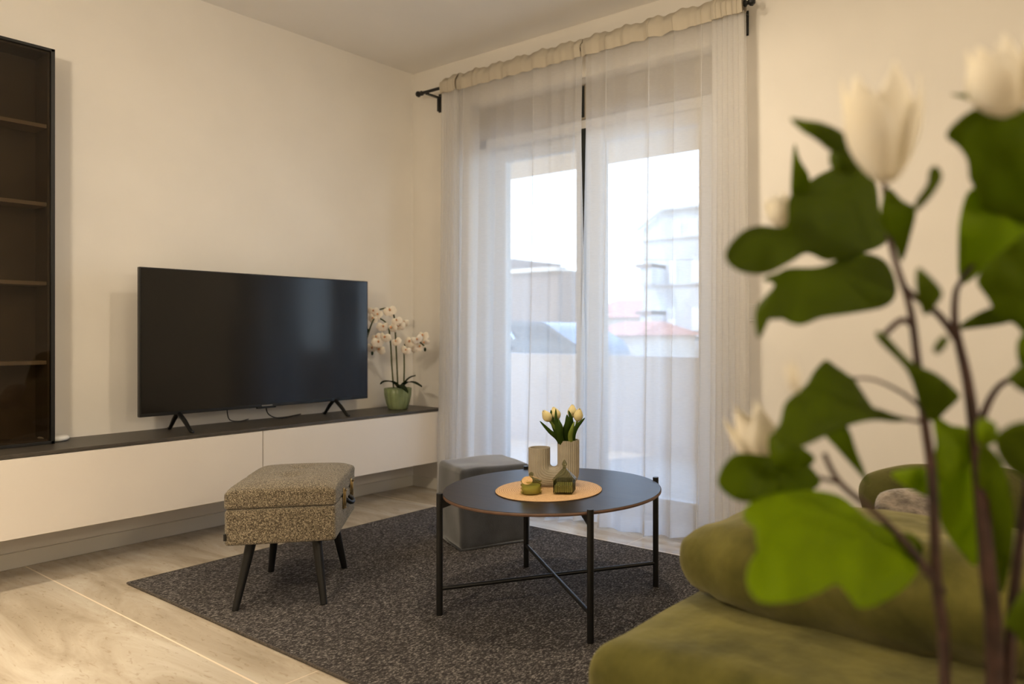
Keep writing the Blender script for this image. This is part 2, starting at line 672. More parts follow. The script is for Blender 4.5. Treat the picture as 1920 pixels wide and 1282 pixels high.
def glass_mat(name, tint, gloss=0.06, rough=0.02, clear=1.0):
    """thin glass: straight-through tint with a fresnel reflection"""
    m = bpy.data.materials.new(name)
    m.use_nodes = True
    nt = m.node_tree
    nt.nodes.clear()
    out = nt.nodes.new('ShaderNodeOutputMaterial')
    tr = nt.nodes.new('ShaderNodeBsdfTransparent')
    tr.inputs[0].default_value = tint
    gl = nt.nodes.new('ShaderNodeBsdfGlossy')
    gl.inputs['Roughness'].default_value = rough
    fr = nt.nodes.new('ShaderNodeFresnel')
    fr.inputs[0].default_value = 1.45
    mx = nt.nodes.new('ShaderNodeMixShader')
    ge = nt.nodes.new('ShaderNodeNewGeometry')     # only the entry face reflects (no false total reflection inside thin glass)
    iv = nt.nodes.new('ShaderNodeMath')
    iv.operation = 'SUBTRACT'
    iv.inputs[0].default_value = 1.0
    nt.links.new(ge.outputs['Backfacing'], iv.inputs[1])
    ml_ = nt.nodes.new('ShaderNodeMath')
    ml_.operation = 'MULTIPLY'
    nt.links.new(fr.outputs[0], ml_.inputs[0])
    nt.links.new(iv.outputs[0], ml_.inputs[1])
    nt.links.new(ml_.outputs[0], mx.inputs[0])
    nt.links.new(tr.outputs[0], mx.inputs[1])
    nt.links.new(gl.outputs[0], mx.inputs[2])
    nt.links.new(mx.outputs[0], out.inputs[0])
    return m


M['floor'] = travertine()
M['rug'] = rug_mat()
M['boucle'] = boucle()
M['top'] = wood_top()
M['edge'] = mat('plywood_edge', (96, 72, 58), 0.5, (108, 82, 66), 30)
M['placemat'] = woven_mat()
M['pane'] = glass_mat('window_glass', (0.95, 0.97, 0.96, 1))
M['smoked'] = glass_mat('smoked_glass', (0.66, 0.62, 0.56, 1), rough=0.01)
M['green_glass'] = glass_mat('olive_glass', (0.66, 0.68, 0.40, 1), rough=0.03)
M['grey_glass'] = glass_mat('smoky_green_glass', (0.62, 0.64, 0.50, 1), rough=0.03)
M['screen'] = mat('television_screen', (5, 4, 4), 0.11, (6, 5, 5), 4, spec=0.52)

# ================================================================== SETTING
XL, YW, ZC = -3.92, 3.20, 2.68
XR, YB = 2.8, -2.8
OX0, OX1, OZ1 = -3.406, -1.713, 2.385
struct(obj('floor', B(XL - .1, XR + .1, YB - .1, YW + 0.35, -0.12, 0), M['floor']))
struct(obj('ceiling', B(XL - .3, XR + .3, YB - .3, YW + .3, ZC, ZC + .2), M['ceiling']))
struct(obj('wall_left', B(XL - .3, XL, YB - .3, YW + .3, -0.12, ZC), M['wall']))
struct(obj('wall_right', B(XR, XR + .3, YB - .3, YW + .3, -0.12, ZC), M['wall']))
struct(obj('wall_back', B(XL, XR, YB - .3, YB, -0.12, ZC), M['wall']))
bm = bmesh.new()
box(bm, XL, OX0, YW, YW + .3, 0, ZC)
box(bm, OX1, XR, YW, YW + .3, 0, ZC)
box(bm, OX0, OX1, YW, YW + .3, OZ1, ZC)
struct(obj('wall_front', bm, M['wall']))
struct(obj('baseboard_left', B(XL, XL + .012, YB, YW, 0, 0.068, bev=.003), M['skirting']))
bm = bmesh.new()
box(bm, XL + .012, OX0 - .01, YW - .012, YW, 0, .068, bev=.003)
box(bm, OX1 + .01, XR, YW - .012, YW, 0, .068, bev=.003)
struct(obj('baseboard_front', bm, M['skirting']))

# sliding balcony door ------------------------------------------------
win = struct(thing('window_1', 'white framed sliding balcony door behind sheer curtains', 'window', (0, 0, 0)))
del win['category']
FY0, FY1 = 3.30, 3.38
HZ = 2.19                           # underside of the shutter box
bm = bmesh.new()
box(bm, OX0, OX0 + .06, FY0, FY1 + .04, 0, HZ, bev=.004)
box(bm, OX1 - .06, OX1, FY0, FY1 + .04, 0, HZ, bev=.004)
box(bm, OX0, OX1, FY0, FY1 + .04, HZ - .06, HZ, bev=.004)
box(bm, OX0, OX1, FY0 - .02, FY1 + .05, 0.0, .035, bev=.004)
obj('window_frame', bm, M['frame_white'], win)
obj('shutter_box', B(OX0 + .002, OX1 - .002, FY0 - .01, YW + .3, HZ, OZ1 - .002, bev=.004), M['shutter'], win)


def sash(x0, x1, y, gx0, gx1):
    bm = bmesh.new()
    z0, z1, gz0, gz1 = .036, HZ - .061, .128, 2.05
    box(bm, x0, gx0, y, y + .05, z0, z1, bev=.004)
    box(bm, gx1, x1, y, y + .05, z0, z1, bev=.004)
    box(bm, gx0, gx1, y, y + .05, gz1, z1, bev=.004)
    box(bm, gx0, gx1, y, y + .05, z0, gz0, bev=.004)
    s = obj('sash', bm, M['frame_white'], win)
    obj('pane', B(gx0, gx1, y + .022, y + .028, gz0, gz1), M['pane'], s)
    return s


s1 = sash(OX0 + .061, -2.50, 3.355, -3.24, -2.67)
s2 = sash(-2.64, OX1 - .061, 3.303, -2.448, -1.850)
obj('gasket', B(-2.600, -2.566, 3.297, 3.303, .06, 2.34 - .2), M['gasket'], s2)
obj('shutter_seam', B(-2.590, -2.570, FY0 - .014, FY0 - .008, HZ + .01, OZ1 - .01), M['gasket'], win)
obj('threshold', B(OX0, OX1, YW, FY0 - .02, 0.0, .012, bev=.003), M['frame_white'], win)

# wall switch right of the curtain
sw = thing('light_switch', 'white square wall switch at the right edge of the curtain', 'switch', (-1.515, YW, 1.09))
obj('frame', B(-.042, .042, -.009, 0, -.042, .042, bev=.004), M['white_plastic'], sw)
obj('rocker', B(-.028, .028, -.013, -.008, -.028, .028, bev=.002), M['white_plastic'], sw)

# ================================================================== CURTAINS
rod = thing('curtain_rod', 'thin black metal curtain rod on two wall brackets above the balcony door', 'curtain rod', (0, 0, 0))
RZ, RYY = 2.492, 3.095
obj('rod', T([(-3.70, RYY, RZ), (-1.50, RYY, RZ)], .0095), M['black_metal'], rod)
for sx, xe in ((-1, -3.70), (1, -1.50)):
    bm = lathe([(.010, 0), (.015, .004), (.015, .012), (.009, .016), (.009, .024), (.017, .032), (.019, .042), (.012, .054), (.004, .058)], 16)
    f = obj('finial', bm, M['black_metal'], rod, smooth=True)
    f.location = (xe, RYY, RZ)
    f.rotation_euler = (0, sx * pi / 2, 0)
for xb in (-3.655, -1.535):
    bm = bmesh.new()
    box(bm, xb - .012, xb + .012, YW - .006, YW, RZ - .105, RZ + .012, bev=.002)
    box(bm, xb - .012, xb + .012, RYY - .006, YW, RZ - .018, RZ - .010, bev=.001)
    box(bm, xb - .010, xb + .010, YW - .02, YW - .005, RZ - .10, RZ - .018, bev=.002)
    obj('bracket', bm, M['black_metal'], rod)


def curtain(label, xa, xb, stack_left, stack_w, seed, name='sheer_curtain'):
    """one voile panel, gathered tighter at its outer end"""
    rnd = random.Random(seed)
    root = thing(name, label, 'curtain', ((xa + xb) / 2, RYY, 0), group=None)
    cx = (xa + xb) / 2
    # columns: (x, y) fold line built from control points
    pts = []
    nst = 6
    W = xb - xa
    dense = [(stack_w * (i / nst)) for i in range(nst + 1)]
    free = [stack_w]
    x = stack_w
    while x < W - .07:
        x += rnd.uniform(.09, .19)
        if x < W - .03:
            free.append(x)
    free.append(W)
    knots = dense[:-1] + free
    if not stack_left:
        knots = [W - k for k in knots][::-1]
    N = 26
    cols = []
    fold = [rnd.choice((.1, .25, .5, .9)) for _ in knots]
    for i in range(len(knots) - 1):
        a, b = knots[i], knots[i + 1]
        w_ = b - a
        tight = w_ < .06
        for j in range(N):
            t = j / N
            ph = 2 * pi * t
            if tight:
                cols.append((a + w_ * t + .010 * sin(2 * ph), .030 * cos(ph), i, t, 1.0))
            else:
                # mostly flat cloth with one narrow tucked ridge per fold
                st_ = fold[i]
                g = math.exp(-((t - .5) / (.11 + .05 * st_)) ** 2)
                ov = .013 * st_
                cols.append((a + w_ * t + ov * math.exp(-((t - .42) / .07) ** 2) - ov * math.exp(-((t - .58) / .07) ** 2), .010 * cos(ph) - .024 * g * st_, i, t, 0.0))
    cols.append((W if stack_left or True else W, 0, len(knots) - 1, 0, 0.0))
    jit = [rnd.uniform(-1, 1) for _ in range(len(knots) + 1)]
    jit2 = [rnd.uniform(0.5, 1.4) for _ in range(len(knots) + 1)]
    ZT, ZB, ZH = 2.455, .018, 2.545
    rows = 36

    def pos(c, z):
        x, y, i, t, tight = c
        h = (ZT - z) / (ZT - ZB)
        k = i + t
        j0 = jit[i] * (1 - t) + jit[min(i + 1, len(jit) - 1)] * t
        a0 = jit2[i] * (1 - t) + jit2[min(i + 1, len(jit2) - 1)] * t
        inner = max(0.0, min(1.0, x / .1)) * max(0.0, min(1.0, (W - x) / .1))
        xx = xa + x + j0 * .011 * h * inner * (1 - .6 * tight)
        amp = (.55 + .9 * h * a0) if not tight else (.7 + .5 * h)
        yy = RYY - .004 + y * amp + .012 * sin(k * 1.3 + h * 2) * h - .035 * h * h * (1 if not tight else .4)
        # slit between the panels
        ga = max(0.0, min(1.0, (z - .85) / 1.2))
        if stack_left:
            e = max(0.0, (x - (W - .12)) / .12)
            xx += e * (.022 * (1 - ga) - .010 * ga * (1 - max(0, (z - 2.0) / .45) * .9))
        else:
            e = max(0.0, (.12 - x) / .12)
            xx -= e * (.014 * (1 - ga) - .016 * ga)
        # outer edge flares down
        if stack_left:
            o_ = max(0.0, 1 - x / stack_w)
            xx -= o_ * .02 * h
        else:
            o_ = max(0.0, 1 - (W - x) / stack_w)
            xx += o_ * .03 * h
        return Vector((xx - cx, yy - RYY, z))
    verts, faces = [], []
    for r in range(rows + 1):
        z = ZT + (ZB - ZT) * r / rows
        for c in cols:
            p = pos(c, z)
            if r == rows:
                p.z += .012 * sin(c[0] * 9 + seed) - .004
                p.z = max(p.z, .008)
            verts.append(p)
    n = len(cols)
    for r in range(rows):
        for c in range(n - 1):
            faces.append((r * n + c, r * n + c + 1, (r + 1) * n + c + 1, (r + 1) * n + c))
    raw('voile', verts, faces, M['sheer'], root)
    # bottom hem: a second layer of cloth
    verts, faces = [], []
    for r, z in enumerate((.085, .05, .02)):
        for c in cols:
            p = pos(c, z)
            p.y -= .0015
            if r == 2:
                p.z += .012 * sin(c[0] * 9 + seed) - .004
                p.z = max(p.z, .008)
            verts.append(p)
    for r in range(2):
        for c in range(n - 1):
            faces.append((r * n + c, r * n + c + 1, (r + 1) * n + c + 1, (r + 1) * n + c))
    raw('bottom_hem', verts, faces, M['sheer'], root)
    # heading: rod pocket, cloth in front of and behind the rod, ruffled top
    verts, faces = [], []
    prof = [(ZT - .012, -.020), (ZT + .01, -.025), (RZ - .004, -.028), (RZ + .016, -.025), (RZ + .03, -.012), (ZH, -.004), (ZH, .002), (RZ + .02, .012), (RZ, .014), (ZT, .012)]
    for r, (z, dy) in enumerate(prof):
        for q, c in enumerate(cols):
            x, y, i, t, tight = c
            ru = .0035 * sin(x * 50 + seed) + .002 * sin(x * 131)
            fr = y * (.30 if not tight else .5)
            zz = z + (.006 * sin(x * 37 + 1.3 * seed) + .0035 * sin(x * 97) if 4 <= r <= 7 else .003 * sin(x * 60) if r == 0 else 0)
            verts.append(Vector((xa + x - cx, dy + (ru + fr if dy < 0 and r < 5 else ru * .4), zz)))
    for r in range(len(prof) - 1):
        for c in range(n - 1):
            faces.append((r * n + c, r * n + c + 1, (r + 1) * n + c + 1, (r + 1) * n + c))
    hd = raw('heading', verts, faces, M['heading'], root)
    return root


curtain('left sheer cream voile curtain panel, gathered beside the console', -3.500, -2.428, True, .13, 3)
curtain('right sheer cream voile curtain panel, gathered beside the wall switch', -2.426, -1.490, False, .16, 8)

# ================================================================== CONSOLE + CABINET
con = thing('wall_console', 'long floating white console with a dark board top under the television', 'console', (-3.735, 1.2, 0))
cx0, cx1 = -3.918 + 3.735, -3.55 + 3.735
cy0, cy1 = -2.2, 3.13 - 1.2
ZB0, ZT0 = .205, .53
obj('top_board', B(cx0, cx1, cy0, cy1 + .008, ZT0 - .013, ZT0, bev=.0015), M['slab'], con)
obj('body', B(cx0, cx1 - .02, cy0, cy1, ZB0 + .003, ZT0 - .014), M['front'], con)
seam = 1.982 - 1.2
fronts = [(cy0, -.45), (-.446, seam - .002), (seam + .002, cy1)]
for a, b in fronts:
    obj('drawer_front', B(cx1 - .019, cx1, a, b, ZB0, ZT0 - .018, bev=.0012), M['front'], con)

cab = thing('glass_cabinet', 'tall slim wall cabinet with a smoked glass door standing on the console', 'cabinet', (-3.83, .9, ZT0 + .001))
kx0, kx1 = -.088, .078
ky0, ky1 = -.60, .29
KH = 1.655
bm = bmesh.new()
box(bm, kx0, kx1 - .02, ky1 - .018, ky1, 0, KH)
box(bm, kx0, kx1 - .02, ky0, ky0 + .018, 0, KH)
box(bm, kx0, kx1 - .02, ky0, ky1, 0, .018)
box(bm, kx0, kx1 - .02, ky0, ky1, KH - .018, KH)
box(bm, kx0, kx0 + .006, ky0, ky1, 0, KH)
obj('carcass', bm, M['cab_in'], cab)
for z in (.34, .672, 1.004, 1.332):
    obj('shelf', B(kx0 + .006, kx1 - .03, ky0 + .018, ky1 - .018, z - .008, z + .008, bev=.001), M['shelf'], cab)
bm = bmesh.new()
fw = .012
box(bm, kx1 - .018, kx1 + .002, ky1 - fw, ky1 + .002, -.0, KH, bev=.001)
box(bm, kx1 - .018, kx1 + .002, ky0, ky0 + fw, -.0, KH, bev=.001)
box(bm, kx1 - .018, kx1 + .002, ky0, ky1, 0, fw, bev=.001)
box(bm, kx1 - .018, kx1 + .002, ky0, ky1, KH - fw, KH, bev=.001)
dr = obj('door', bm, M['black_metal'], cab)
obj('pane', B(kx1 - .008, kx1 - .004, ky0 + fw, ky1 - fw, fw, KH - fw), M['smoked'], dr)

# router-like white disc on the console, half hidden by the cabinet
rt = obj('wifi_puck', lathe([(.045, 0), (.056, .006), (.058, .014), (.052, .022), (.03, .026)], 32), M['white_plastic'], smooth=True)
rt.location = (-3.845, 1.215, ZT0)
tag(rt, 'flat round white device on the console beside the glass cabinet', 'router')

# ================================================================== TELEVISION
tv = thing('television', 'large flat black television standing on the console', 'television', (-3.735, 2.10, ZT0))
ty0, ty1 = 1.502 - 2.10, 2.711 - 2.10
tz0, tz1 = .082, .765
bm = bmesh.new()
box(bm, -.012, .013, ty0, ty1, tz0, tz1, bev=.003)
box(bm, -.045, -.010, ty0 + .12, ty1 - .12, tz0 + .02, tz0 + .42, bev=.012)
obj('casing', bm, M['plastic'], tv)
obj('screen', B(.0125, .0145, ty0 + .007, ty1 - .007, tz0 + .016, tz1 - .006), M['screen'], tv)
obj('brand_strip', B(.0128, .0150, -.028, .028, tz0 + .005, tz0 + .011), mat('logo_grey', (120, 118, 116), .4, (110, 108, 106), 30), tv)
obj('receiver', B(-.004, .012, -.05, .05, tz0 - .007, tz0 + .001, bev=.002), M['plastic'], tv)
for yf in (1.672 - 2.10, 2.50 - 2.10):
    bm = bmesh.new()
    for ex in (.105, -.105):
        a = Vector((0, yf, tz0 + .01))
        b = Vector((ex, yf + .01, .007))
        n_ = 6
        tube(bm, [a, a.lerp(b, .5) + Vector((0, 0, .004)), b, b + Vector((math.copysign(.018, ex), 0, -.001))], [.010, .010, .008, .006], 10)
    obj('foot', bm, M['plastic'], tv, smooth=True)
bm = bmesh.new()
tube(bm, spline([(-.04, .02, .12), (-.07, .05, .04), (-.09, .12, .006), (-.13, .22, .005), (-.17, .30, .006)], 8), .003, 8)
tube(bm, spline([(-.04, -.18, .12), (-.08, -.15, .03), (-.12, -.08, .006), (-.17, 0, .006)], 8), .0025, 8)
obj('cable', bm, M['plastic'], tv, smooth=True)

# ================================================================== FLOWER BUILDERS
def petal_mesh(bm, az, R, H, half, open_=0.0, lean=0.0, tipr=.25, vee=0.0, nu=8, nv=10, point=.0):
    """one cupped petal around the z axis"""
    vs = []
    for j in range(nv + 1):
        v = j / nv
        rr = R * (sin(pi * min(1, .10 + .62 * v ** .9)) * (1 - v) + (tipr + open_) * v + .35 * sin(pi * v) * (1 - tipr))
        rr = rr * (1 - vee) + vee * R * (.10 + 1.15 * v ** .75 - .25 * v ** 4)
        wd = half * (sin(pi * min(.999, (.12 + .86 * v))) ** .55)
        row = []
        for i in range(nu + 1):
            u = 2 * i / nu - 1
            a = az + u * wd
            r2 = rr * (1 - .10 * u * u * v)
            z = H * (v - .06 * u * u * v + point * v * v * (1 - u * u))
            row.append(bm.verts.new((r2 * cos(a) + lean * v * cos(az), r2 * sin(a) + lean * v * sin(az), z)))
        vs.append(row)
    for j in range(nv):
        for i in range(nu):
            bm.faces.new((vs[j][i], vs[j][i + 1], vs[j + 1][i + 1], vs[j + 1][i]))


def align(o, p, d, roll=0.0):
    q = Vector(d).to_track_quat('Z', 'Y')
    o.rotation_mode = 'QUATERNION'
    o.rotation_quaternion = q @ Matrix.Rotation(roll, 3, 'Z').to_quaternion()
    o.location = p


# ================================================================== ORCHID
orc = thing('potted_orchid', 'white orchid in a ribbed green pot on the console beside the television', 'plant', (-3.722, 2.925, ZT0))
pot = obj('pot', lathe([(.050, 0), (.058, .006), (.070, .045), (.079, .09), (.081, .128), (.077, .130), (.073, .120), (.070, .105)], 96,
                       lambda a, z: 1 + .045 * abs(sin(7 * a)) - .03), M['pot'], orc, smooth=True)
so = obj('soil', lathe([(.001, .112), (.07, .108)], 32, cap=False), M['soil'], orc)
rgt = Vector((RX, RY, 0))
toc = Vector((.576, -.8175, 0))


def OP(px, py, dd=0.0):
    """orchid point: photo pixel at the pot's depth, relative to the pot"""
    return P(px, py, 4.535 + dd) - Vector((-3.722, 2.925, ZT0))


stems = [
    [OP(738, 727), OP(735, 690), OP(732, 640), OP(727, 610, -.03), OP(712, 597, -.06), OP(700, 600, -.09), OP(686, 640, -.12)],
    [OP(746, 727), OP(744, 680), OP(741, 620), OP(738, 590, -.02), OP(728, 578, -.05), OP(712, 580, -.06)],
    [OP(757, 727), OP(758, 690), OP(758, 650), OP(765, 640, -.02), OP(780, 636, -.05), OP(795, 648, -.07)],
]
for s in stems:
    obj('stem', T(spline(s, 6), .0045, 8), M['dark_stem'], orc, smooth=True)
for s in ([OP(751, 728), OP(762, 718, -.03), OP(775, 718, -.06), OP(791, 726, -.09)], [OP(750, 728), OP(736, 717, -.05), OP(722, 716, -.08), OP(713, 721, -.1)],
          [OP(752, 728), OP(762, 715), OP(770, 708), OP(779, 705)], [OP(749, 728), OP(748, 722, -.08), OP(756, 728, -.12), OP(765, 738, -.14)]):
    c = spline(s, 5)
    vs, fs = [], []
    for i, p in enumerate(c):
        t = i / (len(c) - 1)
        wd = .024 * sin(pi * (.12 + .86 * t)) ** .7
        tg = (c[min(i + 1, len(c) - 1)] - c[max(i - 1, 0)]).normalized()
        sd = tg.cross(Vector((0, 0, 1))).normalized()
        vs += [p + sd * wd + Vector((0, 0, .006)), p, p - sd * wd + Vector((0, 0, .006))]
    for i in range(len(c) - 1):
        for k in (0, 1):
            fs.append((i * 3 + k, i * 3 + k + 1, i * 3 + k + 4, i * 3 + k + 3))
    lo = raw('leaf', vs, fs, M['dark_leaf'], orc)
    md = lo.modifiers.new('thick', 'SOLIDIFY')
    md.thickness = .002


def orchid_flower():
    bm = bmesh.new()
    # three sepals and two broad side petals, each a curved patch
    for az, ln, wd in ((90, .034, .013), (210, .034, .013), (330, .034, .013), (12, .036, .022), (168, .036, .022)):
        a = radians(az)
        vs = []
        for j in range(7):
            t = j / 6
            w_ = wd * sin(pi * (.10 + .82 * t)) ** .6 if t < .999 else .002
            row = []
            for i in range(5):
                u = i / 2 - 1
                lx, ly = ln * t, w_ * u
                z = .006 * sin(pi * t) - .004 * u * u - .006 * t * t
                row.append(bm.verts.new((lx * cos(a) - ly * sin(a), lx * sin(a) + ly * cos(a), z)))
            vs.append(row)
        for j in range(6):
            for i in range(4):
                bm.faces.new((vs[j][i], vs[j][i + 1], vs[j + 1][i + 1], vs[j + 1][i]))
    me = bpy.data.meshes.new('flower')
    bm.to_mesh(me)
    bm.free()
    for p in me.polygons:
        p.use_smooth = True
    me.materials.append(M['orchid'])
    b2 = bmesh.new()
    bmesh.ops.create_uvsphere(b2, u_segments=10, v_segments=6, radius=.006)
    bmesh.ops.scale(b2, vec=(.8, 1.3, 1.2), verts=b2.verts)
    bmesh.ops.translate(b2, vec=(0, -.004, .006), verts=b2.verts)
    ml = bpy.data.meshes.new('lip')
    b2.to_mesh(ml)
    b2.free()
    for p in ml.polygons:
        p.use_smooth = True
    ml.materials.append(M['lip'])
    return me, ml


fm, lm = orchid_flower()
rnd = random.Random(5)
spots = [(731, 582), (709, 590), (699, 597), (744, 601), (757, 604), (718, 612), (706, 632), (722, 632), (735, 614), (743, 640),
         (697, 652), (712, 655), (709, 641), (768, 641), (775, 650), (761, 656), (782, 636), (793, 629), (796, 641), (786, 650), (748, 610), (700, 583)]
for px, py in spots:
    f = bpy.data.objects.new('flower', fm)
    COL.objects.link(f)
    f.parent = orc
    d = (toc + Vector((rnd.uniform(-.5, .5), rnd.uniform(-.5, .5), rnd.uniform(-.5, .3)))).normalized()
    align(f, OP(px, py, rnd.uniform(-.13, -.05)), d, rnd.uniform(-.5, .5) + pi)
    sc_ = rnd.uniform(.85, 1.15)
    f.scale = (sc_, sc_, sc_)
    l = bpy.data.objects.new('lip', lm)
    COL.objects.link(l)
    l.parent = f
# closed buds at the stem tips
for px, py, dd in ((684, 645, -.12), (690, 620, -.11), (797, 655, -.07), (698, 662, -.1)):
    bm = bmesh.new()
    bmesh.ops.create_uvsphere(bm, u_segments=10, v_segments=8, radius=.009)
    bmesh.ops.scale(bm, vec=(.8, .8, 1.4), verts=bm.verts)
    bo = obj('bud', bm, M['dark_leaf'], orc, smooth=True)
    bo.location = OP(px, py, dd)

# ================================================================== RUG
RUGZ = .008
bm = B(-3.30, -.55, 1.293, 2.845, 0.0005, RUGZ, bev=.003)
rg = thing('rug', 'dark grey speckled rectangular rug under the coffee table and stools', 'rug', (-1.9, 2.05, 0))
o = obj('pile', bm, M['rug'], rg)
o.location = (1.9, -2.05, 0)
bm = bmesh.new()
x0, x1, y0, y1 = -3.303 + 1.9, -.547 + 1.9, 1.290 - 2.05, 2.848 - 2.05
tube(bm, [(x0, y0, .005), (x1, y0, .005)], .0045, 8)
tube(bm, [(x0, y1, .005), (x1, y1, .005)], .0045, 8)
tube(bm, [(x0, y0, .005), (x0, y1, .005)], .0045, 8)
tube(bm, [(x1, y0, .005), (x1, y1, .005)], .0045, 8)
obj('binding', bm, mat('rug_binding', (60, 55, 50), .9, (92, 84, 76), 150), rg)

# ================================================================== COFFEE TABLE
TC = Vector((-1.798, 2.114, 0))
tbl = thing('coffee_table', 'round dark wood coffee table with black tube legs on the grey rug', 'coffee table', (TC.x, TC.y, RUGZ))
TZ = .424 - RUGZ
TRAD = .400
obj('tabletop', lathe([(TRAD - .004, TZ - .012), (TRAD - .001, TZ - .0105), (TRAD - .001, TZ - .0015), (TRAD - .0025, TZ)], 128), M['top'], tbl, auto=30)
obj('edge_band', lathe([(TRAD - .003, TZ - .0115), (TRAD + .0005, TZ - .010), (TRAD + .0005, TZ - .0025), (TRAD - .001, TZ - .001)], 128, cap=False), M['edge'], tbl, smooth=True)
legs = []
for x, y in ((-2.029, 1.767), (-1.567, 2.452), (-1.468, 1.900), (-2.130, 2.335)):
    v = Vector((x, y, 0)) - TC
    v.z = 0
    v = v.normalized() * (TRAD + .0125)
    legs.append(v)
    obj('leg', T([(v.x, v.y, 0), (v.x, v.y, TZ + .010)], .0112, 20), M['black_metal'], tbl, auto=40)
    u = v.normalized()
    s_ = Vector((-u.y, u.x, 0)) * .009
    bm = bmesh.new()
    p0, p1 = v - u * .005, v - u * .085
    t_ = TZ - .0125
    q = [p0 + s_ + Vector((0, 0, t_)), p0 - s_ + Vector((0, 0, t_)), p1 - s_ + Vector((0, 0, t_)), p1 + s_ + Vector((0, 0, t_)),
         p0 + s_ + Vector((0, 0, t_ - .030)), p0 - s_ + Vector((0, 0, t_ - .030)), p1 - s_ + Vector((0, 0, t_ - .006)), p1 + s_ + Vector((0, 0, t_ - .006))]
    vv = [bm.verts.new(c) for c in q]
    for f in ((0, 1, 2, 3), (4, 5, 6, 7), (0, 1, 5, 4), (1, 2, 6, 5), (2, 3, 7, 6), (3, 0, 4, 7)):
        bm.faces.new([vv[k] for k in f])
    obj('bracket', bm, M['black_metal'], tbl)
CBZ = .100 - RUGZ
obj('crossbar', T([(legs[0].x, legs[0].y, CBZ), (legs[1].x, legs[1].y, CBZ)], .0075, 16), M['black_metal'], tbl, auto=40)
obj('crossbar', T([(legs[2].x, legs[2].y, CBZ), (legs[3].x, legs[3].y, CBZ)], .0075, 16), M['black_metal'], tbl, auto=40)

# ------------------------------------------------------------------ table things
TT = .424 + .0002
pm = obj('placemat', lathe([(.001, 0), (.190, 0), (.193, .0025), (.190, .005), (.001, .005)], 96, cap=False), M['placemat'], smooth=True)
pm.location = (-1.777, 2.066, TT)
tag(pm, 'round woven straw placemat in the middle of the coffee table', 'placemat')
TP = TT + .0052

# U-shaped ribbed vase: swept tube along a U path
vs_ = thing('ribbed_vase', 'beige ribbed U-shaped stoneware vase on the straw placemat', 'vase', (-1.800, 2.120, TP), math.atan2(RY, RX))
VR = .0405
hw = .054


def u_path(zb, zlow, ex):
    """centre line of the U: down one neck, across, up the other"""
    pts = []
    zl, zr = .142, .170
    for i in range(9):
        pts.append((-hw, zl + (zb - zl) * i / 8))
    for i in range(1, 24):
        a = pi + pi * i / 24
        c_, s_ = cos(a), sin(a)
        pts.append((hw * math.copysign(abs(c_) ** ex, c_), zb - (zb - zlow) * abs(s_) ** ex))
    for i in range(9):
        pts.append((hw, zb + (zr - zb) * i / 8))
    return pts


def frame_at(up, i):
    a = up[max(i - 1, 0)]
    b = up[min(i + 1, len(up) - 1)]
    t = Vector((b[0] - a[0], 0, b[1] - a[1])).normalized()
    return Vector((up[i][0], 0, up[i][1])), Vector((-t.z, 0, t.x))


up_in, up_out = u_path(.084, .031, 1.0), u_path(.058, .034, .5)
bm = bmesh.new()
rings = []
NR = 120
for i in range(len(up_in)):
    ci, ni = frame_at(up_in, i)
    co_, no_ = frame_at(up_out, i)
    ring = []
    for k in range(NR):
        th = 2 * pi * k / NR
        rr = VR * (1 - .05 * abs(cos(15 * th)) ** 3)
        wi = (1 + cos(th)) / 2
        c_, nrm = ci * wi + co_ * (1 - wi), (ni * wi + no_ * (1 - wi)).normalized()
        p = c_ + nrm * cos(th) * rr + Vector((0, 1, 0)) * sin(th) * rr
        p.z = max(p.z, 0.0)
        ring.append(bm.verts.new(p))
    rings.append(ring)
for a, b in zip(rings, rings[1:]):
    for k in range(NR):
        bm.faces.new((a[k], a[(k + 1) % NR], b[(k + 1) % NR], b[k]))
# open mouths: rim and inner wall
for ring, x, z in ((rings[0], -hw, .142), (rings[-1], hw, .170)):
    inner, deep = [], []
    for k in range(NR):
        c = ring[k].co
        dx, dy = c.x - x, c.y
        L_ = sqrt(dx * dx + dy * dy)
        inner.append(bm.verts.new((x + dx / L_ * (VR - .006), dy / L_ * (VR - .006), z)))
        deep.append(bm.verts.new((x + dx / L_ * (VR - .007), dy / L_ * (VR - .007), z - .06)))
    for k in range(NR):
        k2 = (k + 1) % NR
        bm.faces.new((ring[k], ring[k2], inner[k2], inner[k]))
        bm.faces.new((inner[k], inner[k2], deep[k2], deep[k]))
    bm.faces.new(deep)
obj('body', bm, M['vase'], vs_, auto=50)

# tulips standing in the taller opening
VB = Vector((-1.800, 2.120, TP)) + Vector((RX, RY, 0)) * hw + Vector((0, 0, .12))


def tulip(px, py, dd, roll, lab, nleaf, lean):
    head = P(px, py, 2.755 + dd)
    base = VB + Vector((RX, RY, 0)) * lean + Vector((0, 0, -.005))
    t = thing('tulip', lab, 'flower', base, 0, 'tulips in the ribbed vase')
    h = head - base
    mid = Vector((h.x * .35, h.y * .35, h.z * .55))
    ax = (h - mid).normalized()
    Ht = .050
    bot = h - ax * Ht * .5
    obj('stem', T(spline([(0, 0, 0), mid * .6, mid, bot], 5), [.0045] * 16, 8), M['green_stem'], t, smooth=True)
    bm = bmesh.new()
    for k in range(3):
        petal_mesh(bm, roll + k * 2 * pi / 3, .0200, Ht * .97, 1.15, tipr=.22)
    for k in range(3):
        petal_mesh(bm, roll + pi / 3 + k * 2 * pi / 3, .0188, Ht, 1.1, tipr=.18)
    b_ = obj('bloom', bm, M['tulip'], t, smooth=True)
    align(b_, bot - ax * .002, ax)
    md = b_.modifiers.new('thick', 'SOLIDIFY')
    md.thickness = .0008
    return t


